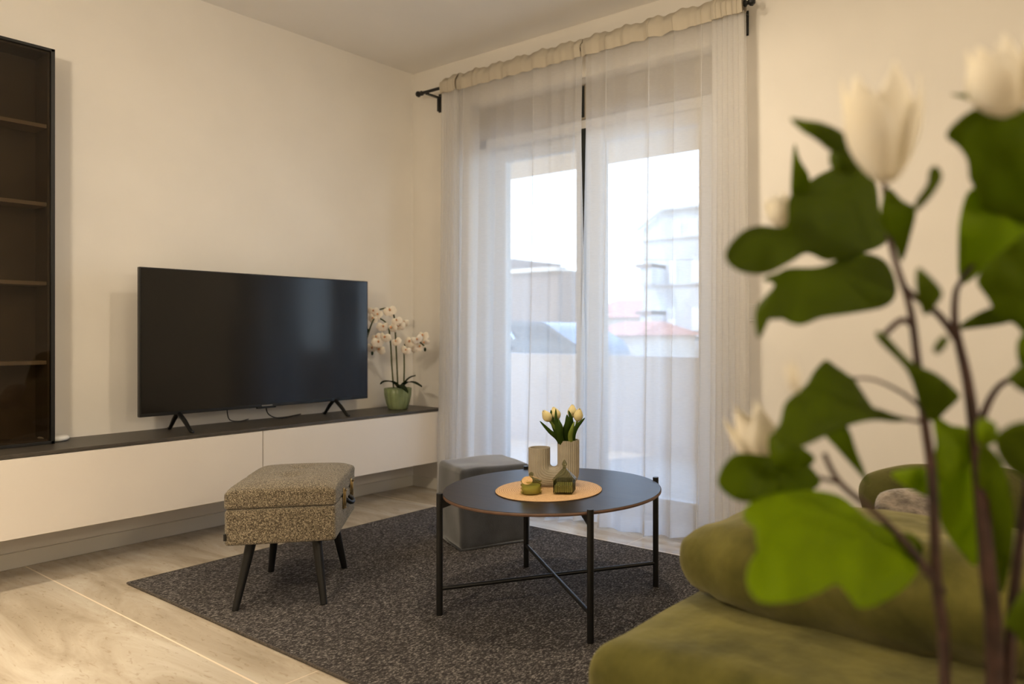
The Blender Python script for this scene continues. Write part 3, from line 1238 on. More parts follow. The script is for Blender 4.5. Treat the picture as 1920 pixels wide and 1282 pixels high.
def blade(parent, pts, wd, name='leaf', m=None, fold=.35, twist=0.0):
    c = spline(pts, 6)
    vs, fs = [], []
    for i, p in enumerate(c):
        t = i / (len(c) - 1)
        w_ = wd * (sin(pi * (.16 + .835 * t)) ** .8)
        tg = (c[min(i + 1, len(c) - 1)] - c[max(i - 1, 0)]).normalized()
        sd = tg.cross(toc).normalized()
        sd = (sd * cos(twist * t) + toc * sin(twist * t)).normalized()
        nn = tg.cross(sd)
        vs += [p + sd * w_ + nn * w_ * fold, p, p - sd * w_ + nn * w_ * fold]
    for i in range(len(c) - 1):
        for k in (0, 1):
            fs.append((i * 3 + k, i * 3 + k + 1, i * 3 + k + 4, i * 3 + k + 3))
    o = raw(name, vs, fs, m or M['tulip_leaf'], parent)
    md = o.modifiers.new('thick', 'SOLIDIFY')
    md.thickness = .001
    return o


def rel(t, px, py, dd):
    return P(px, py, 2.755 + dd) - t.location


t1 = tulip(1024, 778, -.02, .2, 'leftmost cream tulip in the ribbed vase, tilting left', 1, -.016)
blade(t1, [(0, 0, 0), rel(t1, 1047, 824, -.015), rel(t1, 1030, 808, -.035), rel(t1, 1012, 789, -.05)], .0085)
blade(t1, [(.004, 0, 0), rel(t1, 1047, 818, -.01), rel(t1, 1036, 790, .005), rel(t1, 1033, 768, .01)], .010)
t2 = tulip(1041, 773, .02, 1.1, 'cream tulip second from the left, upright with a dark leaf before it', 1, -.004)
blade(t2, [(0, 0, 0), rel(t2, 1048, 820, -.03), rel(t2, 1043, 790, -.035), rel(t2, 1042, 766, -.03)], .0075)
blade(t2, [(0, 0, 0), rel(t2, 1050, 820, -.03), rel(t2, 1050, 800, -.04), rel(t2, 1045, 786, -.03)], .012)
t3 = tulip(1073, 769, .04, .6, 'cream tulip at the back right of the vase, half behind its neighbour', 1, .008)
blade(t3, [(0, 0, 0), rel(t3, 1060, 815, -.02), rel(t3, 1064, 795, -.03), rel(t3, 1063, 777, -.03)], .013)
blade(t3, [(0, 0, 0), rel(t3, 1066, 810, .0), rel(t3, 1071, 790, -.005), rel(t3, 1066, 769, .0)], .010)
t4 = tulip(1085, 776, -.01, 0, 'rightmost cream tulip in the ribbed vase, tilting right', 1, .017)
blade(t4, [(0, 0, 0), rel(t4, 1073, 822, -.01), rel(t4, 1080, 802, -.02), rel(t4, 1097, 783, -.03)], .010)
blade(t4, [(0, 0, 0), rel(t4, 1069, 820, -.035), rel(t4, 1072, 805, -.05), rel(t4, 1077, 790, -.05)], .008, m=M['green_stem'])

# round green glass jar with paper tag
j = thing('glass_candle_jar', 'small round ribbed olive glass candle jar with a kraft paper tag', 'candle jar', (-1.775, 1.968, TP))
obj('jar', lathe([(.030, 0), (.036, .003), (.0385, .008), (.0335, .014), (.0385, .020), (.0335, .026), (.0385, .032), (.033, .038), (.0345, .042)], 48, cap=False), M['green_glass'], j, smooth=True)
obj('wax', lathe([(.001, .004), (.031, .004), (.031, .032), (.001, .032)], 32, cap=False), M['wax'], j, smooth=True)
ld = obj('lid', lathe([(.037, .043), (.037, .047), (.024, .052), (.010, .055), (.006, .058), (.005, .062)], 40), M['green_glass'], j, smooth=True)
bm = bmesh.new()
bmesh.ops.create_uvsphere(bm, u_segments=16, v_segments=10, radius=.0085)
bmesh.ops.translate(bm, vec=(0, 0, .068), verts=bm.verts)
obj('knob', bm, M['grey_glass'], ld, smooth=True)
bm = lathe([(.001, 0), (.0165, 0), (.0165, .0012), (.001, .0012)], 32, cap=False)
tg_ = obj('paper_tag', bm, M['tag'], j)
bmesh_ = None
tg_.scale = (1.15, .9, 1)
align(tg_, Vector((.008, -.030, .052)), Vector((.5, -.72, .50)).normalized())
obj('string', T(spline([(.008, -.028, .062), (.004, -.014, .064), (.012, -.004, .062), (.034, .012, .052)], 5), .0008, 6), M['tag'], j, smooth=True)

# square faceted glass box with pointed lid
j = thing('glass_house_jar', 'square olive glass candle jar with a pointed fluted lid', 'candle jar', (-1.688, 2.046, TP), radians(30))


def prism(prof, side=4, rot=pi / 4):
    bm = bmesh.new()
    rr = []
    for r, z in prof:
        rr.append([bm.verts.new((r * cos(rot + 2 * pi * k / side), r * sin(rot + 2 * pi * k / side), z)) for k in range(side)])
    for a, b in zip(rr, rr[1:]):
        for k in range(side):
            bm.faces.new((a[k], a[(k + 1) % side], b[(k + 1) % side], b[k]))
    return bm


obj('jar', prism([(.001, .002), (.044, .001), (.048, .005), (.048, .046), (.046, .048)]), M['grey_glass'], j)
obj('wax', prism([(.001, .008), (.042, .008), (.042, .032), (.001, .032)]), M['wax'], j)
ld = obj('lid', lathe([(.046, .047), (.046, .051), (.030, .066), (.012, .083), (.006, .088)], 48,
                      lambda a, z: (1 + .05 * sin(24 * a)) * (1.0 if z > .085 else (1 - .16 * (1 - abs(cos(2 * (a - pi / 4)))) + .0))), M['grey_glass'], j, auto=20)
obj('finial', lathe([(.004, .087), (.0065, .090), (.0055, .094), (.010, .101), (.0085, .107), (.0035, .114), (.001, .118)], 12,
                    lambda a, z: 1 + .1 * sin(6 * a)), M['grey_glass'], ld, auto=30)
bm = bmesh.new()
for k in range(4):
    for i in range(9):
        u = (i - 4) / 4 * .026
        a = pi / 2 * k
        pc = Vector((.0345, u, 0))
        pc = Matrix.Rotation(a, 3, 'Z') @ pc
        tube(bm, [(pc.x, pc.y, .006), (pc.x, pc.y, .045)], .0014, 6)
obj('fluting', bm, M['grey_glass'], j, smooth=True)

# ================================================================== STOOL
SC = Vector((-2.705, 1.640, 0))
sa = math.atan2(.218, .202)
st = thing('boucle_stool', 'speckled beige-brown boucle storage stool with splayed black legs, in front of the television', 'stool', (SC.x, SC.y, RUGZ), sa)
SW, SL = .372, .485
Z0, ZS, Z1 = .243, .372, .455


def fuzz(amp, off=0.0):
    def fn(p):
        d = nz(p, 60, off) * amp + nz(p, 130, off + 4) * amp * .8
        c = Vector((p.x, p.y, (p.z - .08))).normalized()
        return p + c * d
    return fn


def tuft(p):
    q = fuzz(.0016, 2)(p)
    tt = max(0.0, min(1.0, (p.z - .048) / .034))
    rd = .016 * (1 - sqrt(max(0, 1 - tt * tt)))
    q.x -= math.copysign(min(abs(q.x), rd), q.x) * (abs(p.x) / (SW / 2)) ** 4
    q.y -= math.copysign(min(abs(q.y), rd), q.y) * (abs(p.y) / (SL / 2)) ** 4
    q.z -= .012 * max(0, (abs(p.x) / (SW / 2)) ** 8 + (abs(p.y) / (SL / 2)) ** 8) * tt * .8
    for tx, ty in ((0, -.085), (0, .085)):
        dd = sqrt(((p.x - tx) / .045) ** 2 + ((p.y - ty) / .045) ** 2)
        if p.z > .04:
            q.z -= .020 * math.exp(-dd * dd * 1.2)
    # seams drawn in between the tufts
    if p.z > .04:
        q.z -= .004 * math.exp(-(p.y / .014) ** 2)
    return q


o = obj('box', rbox(SW, SL, ZS - Z0, .014, 46, fuzz(.0014)), M['boucle'], st, smooth=True)
o.location.z = Z0 - RUGZ
o = obj('lid_cushion', rbox(SW + .002, SL + .002, Z1 - ZS - .001, .010, 46, tuft, puff=.012), M['boucle'], st, smooth=True)
o.location.z = ZS + .001 - RUGZ
for ty in (-.085, .085):
    bm = bmesh.new()
    bmesh.ops.create_uvsphere(bm, u_segments=14, v_segments=8, radius=.014)
    bmesh.ops.scale(bm, vec=(1, 1, .4), verts=bm.verts)
    o = obj('button', bm, M['boucle'], st, smooth=True)
    o.location = (0, ty, Z1 - RUGZ - .006)
ca, sa_ = cos(sa), sin(sa)
for x, y in ((-2.651, 1.378), (-2.449, 1.596), (-2.963, 1.688), (-2.757, 1.893)):
    lx = (x - SC.x) * ca + (y - SC.y) * sa_
    ly = -(x - SC.x) * sa_ + (y - SC.y) * ca
    tx, ty = lx * .74, ly * .72
    obj('leg', T([(lx, ly, 0), (tx, ty, Z0 - RUGZ + .006)], [.0115, .0185], 20), M['black_metal'], st, auto=40)
# clasps on the side facing +x (right side of the stool)
for ly in (-.07, .12):
    bm = bmesh.new()
    fx = SW / 2 + .004
    box(bm, fx - .004, fx + .003, ly - .014, ly + .014, ZS - .052, ZS + .030, bev=.003)
    box(bm, fx + .002, fx + .008, ly - .008, ly + .008, ZS - .040, ZS + .018, bev=.002)
    tube(bm, [(fx + .008, ly - .012, ZS + .020), (fx + .008, ly + .012, ZS + .020)], .004, 10)
    tube(bm, [(fx + .006, ly - .006, ZS - .046), (fx + .006, ly + .006, ZS - .046)], .003, 10)
    o = obj('clasp', bm, M['chrome'], st, auto=40)
    o.location.z = -RUGZ
bm = bmesh.new()
tube(bm, spline([(SW / 2 + .004, -.01, ZS - .03), (SW / 2 + .020, .005, ZS - .045), (SW / 2 + .022, .045, ZS - .045), (SW / 2 + .004, .06, ZS - .03)], 5), .008, 8)
o = obj('handle', bm, M['black_metal'], st, smooth=True)
o.location.z = -RUGZ
bm = B(-SW / 2 - .004, -SW / 2 + .004, -SL / 2 + .012, -SL / 2 + .030, Z0 + .02, Z0 + .042)
o = obj('label_tag', B(-SW / 2 + .000, -SW / 2 + .008, -SL / 2 - .006, -SL / 2 + .012, Z0 + .022, Z0 + .046, bev=.001), M['plastic'], st)
o.location.z = -RUGZ

# ================================================================== POUF
pf = thing('cube_pouf', 'dark grey velour cube pouf behind the coffee table', 'pouf', (-2.615, 2.560, RUGZ), radians(66.5))


def pfn(p):
    q = p.copy()
    q += Vector((nz(p, 7), nz(p, 7, 5), nz(p, 7, 9))) * .006
    return q


obj('upholstery', rbox(.35, .34, .365, .024, 26, pfn, puff=.006), M['pouf'], pf, smooth=True)
bm = bmesh.new()
for a, b in (((-.173, -.168), (.173, -.168)), ((.173, -.168), (.173, .168)), ((.173, .168), (-.173, .168)), ((-.173, .168), (-.173, -.168))):
    tube(bm, [(a[0], a[1], .006), (b[0], b[1], .006)], .005, 8)
obj('base_welt', bm, M['pouf'], pf, smooth=True)

# ================================================================== SOFA
sf = thing('sofa', 'low olive green velvet sofa in the right foreground', 'sofa', (0, 1.6, 0))


def soft(a1, s1, off):
    def fn(p):
        k = Vector((nz(p, s1, off), nz(p, s1, off + 7), nz(p, s1, off + 13))) * a1
        return p + k
    return fn


o = obj('seat_base', rbox(1.95, .76, .36, .075, 34, soft(.010, 4, 1), puff=.008), M['velvet'], sf, smooth=True)
o.location = (.102, -.135, .065)
o = obj('seat_back_section', rbox(1.75, .75, .36, .07, 24, soft(.01, 4, 3)), M['velvet'], sf, smooth=True)
o.location = (.255, .62, .06)


def roll_fn(p):
    q = soft(.010, 5, 5)(p)
    t_ = max(0.0, min(1.0, (-p.x - .62) / .24))
    k_ = 1 - .42 * t_ * t_
    q.z = .07 + (q.z - .07) * k_
    q.y *= 1 - .25 * t_ * t_
    # wrinkles running across the bolster
    wk = .006 * sin(p.x * 38 + 5 * nz(p, 3) + 9 * p.z) + .007 * nz(Vector((p.x * 2.2, p.y, p.z)), 11, 4)
    q.y += wk * (1 if p.y < 0 else 0)
    q.z += .010 * nz(p, 9, 2) + .008 * nz(p, 16, 3)
    return q


o = obj('arm_bolster', rbox(1.72, .44, .185, .088, 40, roll_fn, puff=.01), M['velvet'], sf, smooth=True)
o.location = (.000, -.04, .418)
o.rotation_euler = (0, radians(-.5), radians(-1))
for x, y in ((-.72, -.38), (.9, -.38), (-.5, .85), (.9, .85)):
    obj('foot', T([(x, y, 0.0), (x, y, .08)], [.018, .022], 14), M['black_metal'], sf, auto=40)


def pillow(w_, h_, d_, m, name, label, cat, loc, rot, off, group=None):
    def fn(p):
        q = soft(.006, 8, off)(p)
        a_, b_ = min(1, abs(p.x) / (w_ / 2)), min(1, abs(p.z) / (h_ / 2))
        q.x *= 1 - .16 * b_ ** 3
        q.z *= 1 - .26 * a_ ** 3
        return q
    bm = bmesh.new()
    n = 30
    top, botv = {}, {}
    vs = []
    for s in (1, -1):
        for j in range(n + 1):
            for i in range(n + 1):
                u, v = 2 * i / n - 1, 2 * j / n - 1
                e = max(0, (1 - abs(u) ** 2.6)) * max(0, (1 - abs(v) ** 2.6))
                x = u * w_ / 2 * (1 - .06 * (1 - abs(v)) * abs(u))
                z = v * h_ / 2 * (1 - .06 * (1 - abs(u)) * abs(v))
                y = s * d_ / 2 * e ** .45
                p = Vector((x, y, z))
                p = fn(p)
                vs.append(p)
    fs = []
    N_ = (n + 1) ** 2
    for s in (0, 1):
        for j in range(n):
            for i in range(n):
                a = s * N_ + j * (n + 1) + i
                f = (a, a + 1, a + n + 2, a + n + 1)
                fs.append(f if s else f[::-1])
    me = bpy.data.meshes.new(name)
    me.from_pydata([tuple(v) for v in vs], [], fs)
    bm.from_mesh(me)
    bmesh.ops.remove_doubles(bm, verts=bm.verts, dist=.004)
    bmesh.ops.recalc_face_normals(bm, faces=bm.faces[:])
    bm.to_mesh(me)
    bm.free()
    o = link(name, me, m, None, True)
    o.location = loc
    o.rotation_euler = rot
    tag(o, label, cat, group)
    return o


zf = math.atan2(RY, RX)
SEATZ = .42
pillow(.50, .27, .15, M['velvet2'], 'back_cushion', 'dark olive cushion with rounded top lying behind the green bolster', 'cushion',
       (-.43, 2.15, SEATZ + .098), (radians(-25), 0, zf - .05), 3)
pillow(.52, .44, .17, M['velvet2'], 'back_cushion', 'tall dark olive cushion at the right edge, behind the plant', 'cushion',
       (.02, 2.30, SEATZ + .21), (radians(-12), 0, zf - .2), 9)
pillow(.34, .22, .10, M['fur'], 'fur_pillow', 'small grey-brown furry pillow in front of the olive cushion', 'pillow',
       (-.42, 1.985, SEATZ + .085), (radians(-28), radians(4), zf), 6)

# ================================================================== FOREGROUND PLANT
PB = Vector((-.135, .72, 0))
plant = thing('magnolia_plant', 'tall blurred magnolia branches with lobed green leaves in the right foreground', 'plant', PB)
VZ = .52
jar = obj('vase', lathe([(.075, 0), (.10, .01), (.125, .12), (.12, .30), (.085, .44), (.072, .50), (.078, VZ), (.070, VZ), (.064, .49)], 48), M['vase'], plant, smooth=True)


def LP(px, py, d):
    return P(px, py, d) - PB


def leaf(pts, d, gx, gy, m, cup=.5, seed=0, mid=None):
    """lobed leaf: outline in photo pixels, its own distance d (m), tilt gx, gy (m per 100 px) and cupping"""
    cxp = sum(p[0] for p in pts) / len(pts)
    cyp = sum(p[1] for p in pts) / len(pts)
    # smooth the outline
    n = len(pts)
    sm = []
    for i in range(n):
        p0, p1, p2, p3 = [Vector((*pts[(i + k) % n], 0)) for k in (-1, 0, 1, 2)]
        for jx in range(4):
            t = jx / 4
            c = 0.5 * ((2 * p1) + (p2 - p0) * t + (2 * p0 - 5 * p1 + 4 * p2 - p3) * t * t + (3 * p1 - p0 - 3 * p2 + p3) * t ** 3)
            sm.append((c.x, c.y))
    bm = bmesh.new()
    vs = [bm.verts.new((x - cxp, y - cyp, 0)) for x, y in sm]
    f = bm.faces.new(vs)
    bmesh.ops.triangulate(bm, faces=[f], ngon_method='BEAUTY')
    xs = [v.co.x for v in bm.verts]
    ys = [v.co.y for v in bm.verts]
    step = 16
    x = min(xs) + step
    while x < max(xs):
        bmesh.ops.bisect_plane(bm, geom=bm.verts[:] + bm.edges[:] + bm.faces[:], plane_co=(x, 0, 0), plane_no=(1, 0, 0))
        x += step
    y = min(ys) + step
    while y < max(ys):
        bmesh.ops.bisect_plane(bm, geom=bm.verts[:] + bm.edges[:] + bm.faces[:], plane_co=(0, y, 0), plane_no=(0, 1, 0))
        y += step
    bmesh.ops.triangulate(bm, faces=bm.faces[:])
    R_ = max(max(xs) - min(xs), max(ys) - min(ys)) / 2
    for v in bm.verts:
        u, w_ = v.co.x, v.co.y
        rr = (u * u + w_ * w_) / (R_ * R_)
        dep = d + gx * u / 100 + gy * w_ / 100 + cup * .02 * rr + .008 * noise.noise(Vector((u / 55 + seed * 9, w_ / 55, seed)))
        v.co = LP(u + cxp, w_ + cyp, dep)
    o = obj('leaf', bm, m, plant, smooth=True)
    md = o.modifiers.new('thick', 'SOLIDIFY')
    md.thickness = .0008
    return o


A_, B_, C_ = M['leaf_a'], M['leaf_b'], M['leaf_c']
LEAVES = [
    ([(1649, 400), (1640, 343), (1602, 306), (1551, 320), (1513, 343), (1480, 371), (1473, 423), (1424, 423), (1387, 437), (1359, 477), (1382, 507), (1434, 514), (1480, 493), (1513, 475), (1551, 489), (1602, 479), (1655, 460), (1668, 430)], .74, .03, -.03, B_),
    ([(1490, 270), (1500, 300), (1518, 332), (1512, 365), (1485, 372), (1484, 320)], .75, 0, .01, A_),
    ([(1482, 223), (1510, 226), (1545, 232), (1580, 250), (1592, 282), (1560, 285), (1530, 262), (1505, 247)], .66, .02, 0, B_),
    ([(1558, 285), (1590, 275), (1612, 302), (1600, 326), (1562, 318)], .68, 0, 0, B_),
    ([(1429, 524), (1457, 512), (1480, 503), (1541, 500), (1602, 475), (1658, 489), (1680, 540), (1663, 573), (1602, 587), (1541, 596), (1499, 610), (1464, 592), (1499, 556), (1466, 556), (1448, 587), (1424, 634), (1415, 606), (1420, 573), (1452, 535)], .70, .01, -.05, B_),
    ([(1663, 353), (1690, 375), (1715, 392), (1710, 428), (1691, 489), (1675, 455), (1650, 410)], .69, .02, .02, A_),
    ([(1754, 312), (1766, 330), (1755, 355), (1735, 380), (1712, 398), (1718, 375), (1738, 345), (1742, 320)], .62, 0, 0, B_),
    ([(1720, 503), (1745, 520), (1766, 548), (1755, 570), (1735, 590), (1724, 570), (1717, 540)], .62, 0, .02, B_),
    ([(1775, 255), (1790, 230), (1832, 202), (1900, 198), (1950, 225), (1985, 330), (1960, 420), (1850, 395), (1835, 367), (1818, 334), (1813, 300), (1795, 273)], .64, .0, .03, A_),
    ([(1782, 177), (1813, 175), (1834, 156), (1852, 185), (1912, 205), (1855, 202), (1818, 188)], .66, 0, 0, A_),
    ([(1803, 531), (1796, 465), (1801, 400), (1822, 353), (1880, 362), (1970, 360), (1985, 430), (1905, 470), (1850, 500)], .69, .02, .02, C_),
    ([(1832, 521), (1880, 470), (1950, 430), (1990, 520), (1970, 640), (1930, 650), (1908, 612), (1870, 590), (1852, 560)], .66, .0, .02, A_),
    ([(1794, 617), (1830, 588), (1880, 572), (1930, 585), (1900, 602), (1850, 612)], .70, 0, 0, B_),
    ([(1643, 621), (1648, 640), (1700, 695), (1725, 760), (1748, 790), (1775, 768), (1798, 745), (1790, 730), (1755, 700), (1712, 680), (1680, 648), (1660, 627)], .66, .02, .02, B_),
    ([(1462, 792), (1473, 754), (1510, 722), (1526, 696), (1550, 675), (1561, 701), (1601, 709), (1585, 733), (1577, 760), (1638, 765), (1681, 779), (1707, 786), (1681, 791), (1638, 788), (1595, 797), (1548, 818), (1500, 839), (1462, 834), (1449, 813)], .68, .03, -.05, B_),
    ([(1548, 813), (1585, 797), (1606, 845), (1629, 905), (1606, 882), (1569, 840)], .70, 0, .02, A_),
    ([(1446, 813), (1500, 836), (1528, 860), (1500, 878), (1450, 868)], .70, 0, .01, A_),
    ([(1345, 903), (1361, 866), (1388, 850), (1446, 855), (1494, 855), (1537, 898), (1521, 919), (1473, 925), (1404, 941), (1367, 930)], .72, .02, -.02, A_),
    ([(1393, 962), (1420, 935), (1500, 919), (1574, 930), (1627, 973), (1670, 994), (1713, 1042), (1718, 1074), (1691, 1106), (1649, 1132), (1611, 1140), (1590, 1116), (1569, 1095), (1537, 1111), (1489, 1127), (1430, 1130), (1404, 1106), (1401, 1068), (1420, 1031), (1441, 1004), (1404, 983)], .66, .02, -.05, C_),
    ([(1691, 999), (1713, 1004), (1730, 1026), (1716, 1050), (1680, 1015)], .70, 0, 0, A_),
    ([(1672, 890), (1700, 878), (1742, 880), (1744, 928), (1710, 918)], .74, 0, 0, C_),
    ([(1750, 781), (1782, 797), (1819, 808), (1819, 861), (1766, 900), (1744, 882), (1755, 834)], .70, 0, -.02, C_),
    ([(1760, 900), (1824, 855), (1838, 973), (1830, 1058), (1798, 1031), (1766, 983), (1758, 930)], .72, .02, .02, C_),
    ([(1840, 834), (1878, 866), (1899, 941), (1899, 1026), (1878, 1111), (1856, 1042), (1835, 920)], .69, -.03, .02, A_),
    ([(1835, 786), (1867, 797), (1863, 829), (1835, 831)], .62, 0, 0, C_),
    ([(1868, 815), (1930, 790), (1960, 850), (1940, 900), (1885, 872)], .60, 0, .03, B_),
    ([(1893, 705), (1945, 675), (1960, 740), (1915, 732)], .62, 0, 0, B_),
    ([(1886, 1160), (1940, 1090), (1960, 1240), (1900, 1185)], .66, 0, 0, B_),
    ([(1908, 640), (1950, 610), (1960, 700), (1918, 696)], .64, 0, 0, A_),
    ([(1750, 652), (1768, 630), (1777, 640), (1760, 662)], .60, 0, 0, B_),
]
for i, (pts, d, gx, gy, m) in enumerate(LEAVES):
    leaf(pts, d, gx, gy, m, .6, i * .37)

DB = .70


def stem(pts, rads, d0=DB):
    q = [LP(p[0], p[1], p[2] if len(p) > 2 else d0) for p in pts]
    c = spline(q, 5)
    n = len(c)
    m_ = len(rads) - 1
    rr = []
    for i in range(n):
        t = i / (n - 1) * m_
        k = min(int(t), m_ - 1)
        rr.append(rads[k] * (1 - (t - k)) + rads[k + 1] * (t - k))
    obj('branch', T(c, rr, 10), M['stem'], plant, smooth=True)


def root_pt(dx, dy, z=.30):
    return Vector((dx, dy, z))


def stem2(basept, pts, rads, d0=DB):
    q = [basept] + [LP(p[0], p[1], p[2] if len(p) > 2 else d0) for p in pts]
    c = spline(q, 6)
    n = len(c)
    m_ = len(rads) - 1
    rr = []
    for i in range(n):
        t = i / (n - 1) * m_
        k = min(int(t), m_ - 1)
        rr.append(rads[k] * (1 - (t - k)) + rads[k + 1] * (t - k))
    obj('branch', T(c, rr, 10), M['stem'], plant, smooth=True)


stem2(root_pt(-.02, 0), [(1772, 1285), (1757, 1100), (1748, 900), (1735, 800), (1725, 720), (1712, 610), (1702, 560), (1682, 500), (1667, 440), (1658, 345)], [.0058, .005, .004, .003, .0025])
stem2(root_pt(.02, 0), [(1865, 1285), (1850, 1050), (1832, 850), (1815, 720), (1797, 640), (1790, 600), (1792, 550), (1803, 525), (1850, 440), (1880, 250)], [.0095, .0075, .005, .0035, .0025, .002])
stem([(1797, 640), (1760, 590), (1710, 552), (1690, 530)], [.004, .003, .0025])
stem([(1835, 800), (1858, 745), (1885, 715), (1935, 700)], [.004, .003, .0025])
stem2(root_pt(.03, .01), [(1892, 1285), (1905, 1080), (1925, 930), (1950, 700)], [.006, .005, .004])
stem([(1768, 1110), (1700, 1020), (1640, 960), (1575, 905), (1545, 850)], [.0045, .0035, .003, .0025])
stem([(1601, 709), (1640, 712), (1690, 735), (1722, 760)], [.0012, .0015, .002])
stem([(1700, 787), (1728, 790)], [.0015, .002])
stem([(1660, 625), (1690, 600), (1712, 610)], [.003, .003])
stem([(1535, 895), (1575, 905)], [.002, .002])


def magnolia(px, py, d, H, tilt, roll, openness=.0, R=.032, vee=.35):
    bm = bmesh.new()
    for k in range(3):
        petal_mesh(bm, roll + k * 2 * pi / 3, R * .9, H, .95, open_=openness * .5, tipr=.35, point=.12, vee=vee)
    for k in range(3):
        petal_mesh(bm, roll + pi / 3 + k * 2 * pi / 3, R, H * .92, .85, open_=openness, tipr=.5, point=.12, vee=vee)
    o = obj('flower', bm, M['magnolia'], plant, smooth=True)
    up = Vector((0, 0, 1)) + Vector((RX, RY, 0)) * tilt
    align(o, LP(px, py, d), up)
    md = o.modifiers.new('thick', 'SOLIDIFY')
    md.thickness = .001
    return o


magnolia(1663, 342, .62, .082, -.10, .2, .25, .036, .75)
magnolia(1895, 215, .60, .055, -.3, .2, .5, .026)
magnolia(1480, 425, .80, .035, -.5, .9, .2, .017)
magnolia(1440, 868, .76, .058, -.45, 1.4, .4, .024)
magnolia(1493, 735, .56, .022, -.2, 1.4, .0, .006)

# ================================================================== OUTSIDE
struct(obj('floor_balcony', B(-9, 4, YW + .35, 5.38, -.14, -.02), mat('balcony_tile', (196, 182, 166), .7, (206, 192, 176), 4)))
struct(obj('wall_parapet', B(-9, 4, 5.22, 5.38, -.02, .795), M['exterior']))
struct(obj('ceiling_balcony', B(-9, 4, YW + .3, 5.2, 2.447, 2.75), mat('balcony_soffit', (210, 182, 152), .9, (204, 176, 146), 5)))

M['ex_grey'] = mat('pale_grey_render', (208, 206, 202), .9, (196, 194, 190), 1.0)
M['ex_taupe'] = mat('taupe_render', (150, 130, 116), .9, (140, 120, 107), 1.0)
M['ex_cream'] = mat('cream_render', (220, 204, 184), .9, (210, 194, 174), 1.0)
M['roof_red'] = mat('red_roof_tiles', (214, 150, 126), .85, (198, 134, 112), 6, bump=.4, bscale=20)
M['ex_white'] = mat('white_shutter', (245, 242, 236), .6, (238, 235, 230), 3)
M['car_paint'] = mat('dark_grey_car_paint', (74, 78, 84), .25, (70, 74, 80), 8, metal=.3, coat=.6)
M['car_glass'] = mat('car_glass', (60, 64, 70), .08, (66, 70, 76), 6)
M['chrome2'] = mat('bright_trim', (225, 225, 225), .2, (215, 215, 215), 10, metal=.9)


def at(px, py, Y):
    a = (px - CX) / FPX
    dx, dy = FX + RX * a, FY + RY * a
    t = Y / dy
    return Vector((dx * t, Y, CAMH - (py - CY) / FPX * t))


# pale apartment house on the right
Yb = 30.0
L0, R0 = at(1205, 430, Yb), at(1345, 430, Yb)
bld = thing('apartment_house', 'pale grey gabled apartment house beyond the balcony, right of the red roofs', 'building', (0, 0, 0))
xl, xr = L0.x, R0.x + 2
zt = at(1205, 430, Yb).z
zr = at(1280, 392, Yb).z
xm = at(1285, 392, Yb).x
bm = bmesh.new()
pr_ = [(xl, -6), (xr, -6), (xr, zt), (xm + 1.2, zr), (xm - 1.2, zr), (xl, zt)]
a = [bm.verts.new((x, Yb, z)) for x, z in pr_]
b = [bm.verts.new((x, Yb + 9, z)) for x, z in pr_]
bm.faces.new(a)
bm.faces.new(b[::-1])
for k in range(6):
    bm.faces.new((a[k], a[(k + 1) % 6], b[(k + 1) % 6], b[k]))
obj('wall', bm, M['ex_grey'], bld)
bm = bmesh.new()
tube(bm, [(xl - .2, Yb - .15, zt - .02), (xm - 1.2, Yb - .15, zr + .04), (xm + 1.2, Yb - .15, zr + .04), (xr, Yb - .15, zt)], .10, 6)
obj('eaves', bm, M['ex_grey'], bld)
for (px0, py0, px1, py1) in ((1262, 416, 1276, 444), (1293, 412, 1308, 440), (1256, 488, 1268, 533), (1250, 578, 1266, 620), (1298, 486, 1312, 532), (1298, 578, 1312, 620)):
    q0, q1 = at(px0, py0, Yb - .06), at(px1, py1, Yb - .06)
    wn_ = obj('window', B(q0.x, q1.x, Yb - .10, Yb + .02, q1.z, q0.z), M['ex_white'], bld)
for (py_) in (450, 535, 628):
    q = at(1205, py_, Yb)
    obj('cornice', B(xl - .05, xr, Yb - .12, Yb, q.z - .06, q.z + .06), M['ex_grey'], bld)
for py_ in (500, 588):
    q0, q1 = at(1200, py_, Yb - 1.2), at(1222, py_ + 30, Yb - 1.2)
    obj('balcony', B(q0.x, q1.x, Yb - 1.2, Yb + .01, q1.z - .05, q1.z + .9), M['ex_grey'], bld)
    obj('awning', B(q0.x - .2, q1.x, Yb - 1.3, Yb + .01, q0.z - .05, q0.z + .12), M['ex_taupe'], bld)

# red-roofed houses


def gable_house(name, label, pxl, pxr, py_eave, py_ridge, Y, dep, wall):
    h = thing(name, label, 'building', (0, 0, 0), group='red-roofed houses beyond the balcony')
    a0, a1 = at(pxl, py_eave, Y), at(pxr, py_eave, Y)
    rz = at((pxl + pxr) / 2, py_ridge, Y + dep / 2).z
    bm = B(a0.x, a1.x, Y, Y + dep, -6, a0.z)
    obj('wall', bm, wall, h)
    bm = bmesh.new()
    e = .3
    x0, x1 = a0.x - e, a1.x + e
    v = [bm.verts.new(c) for c in ((x0, Y - e, a0.z), (x1, Y - e, a0.z), (x1, Y + dep + e, a0.z), (x0, Y + dep + e, a0.z), (x0 + .4, Y + dep / 2, rz), (x1 - .4, Y + dep / 2, rz))]
    for f in ((0, 1, 5, 4), (2, 3, 4, 5), (1, 2, 5), (3, 0, 4), (3, 2, 1, 0)):
        bm.faces.new([v[k] for k in f])
    obj('roof', bm, M['roof_red'], h)
    for t in (.25, .6):
        xx = a0.x * (1 - t) + a1.x * t
        obj('window', B(xx, xx + .8, Y - .05, Y + .02, a0.z - 2.0, a0.z - .7), M['ex_white'], h)
    ch = at(pxl + 12, py_ridge, Y + dep / 2)
    obj('chimney', B(ch.x, ch.x + .5, Y + dep / 2, Y + dep / 2 + .5, rz - .4, rz + .45), wall, h)
    return h


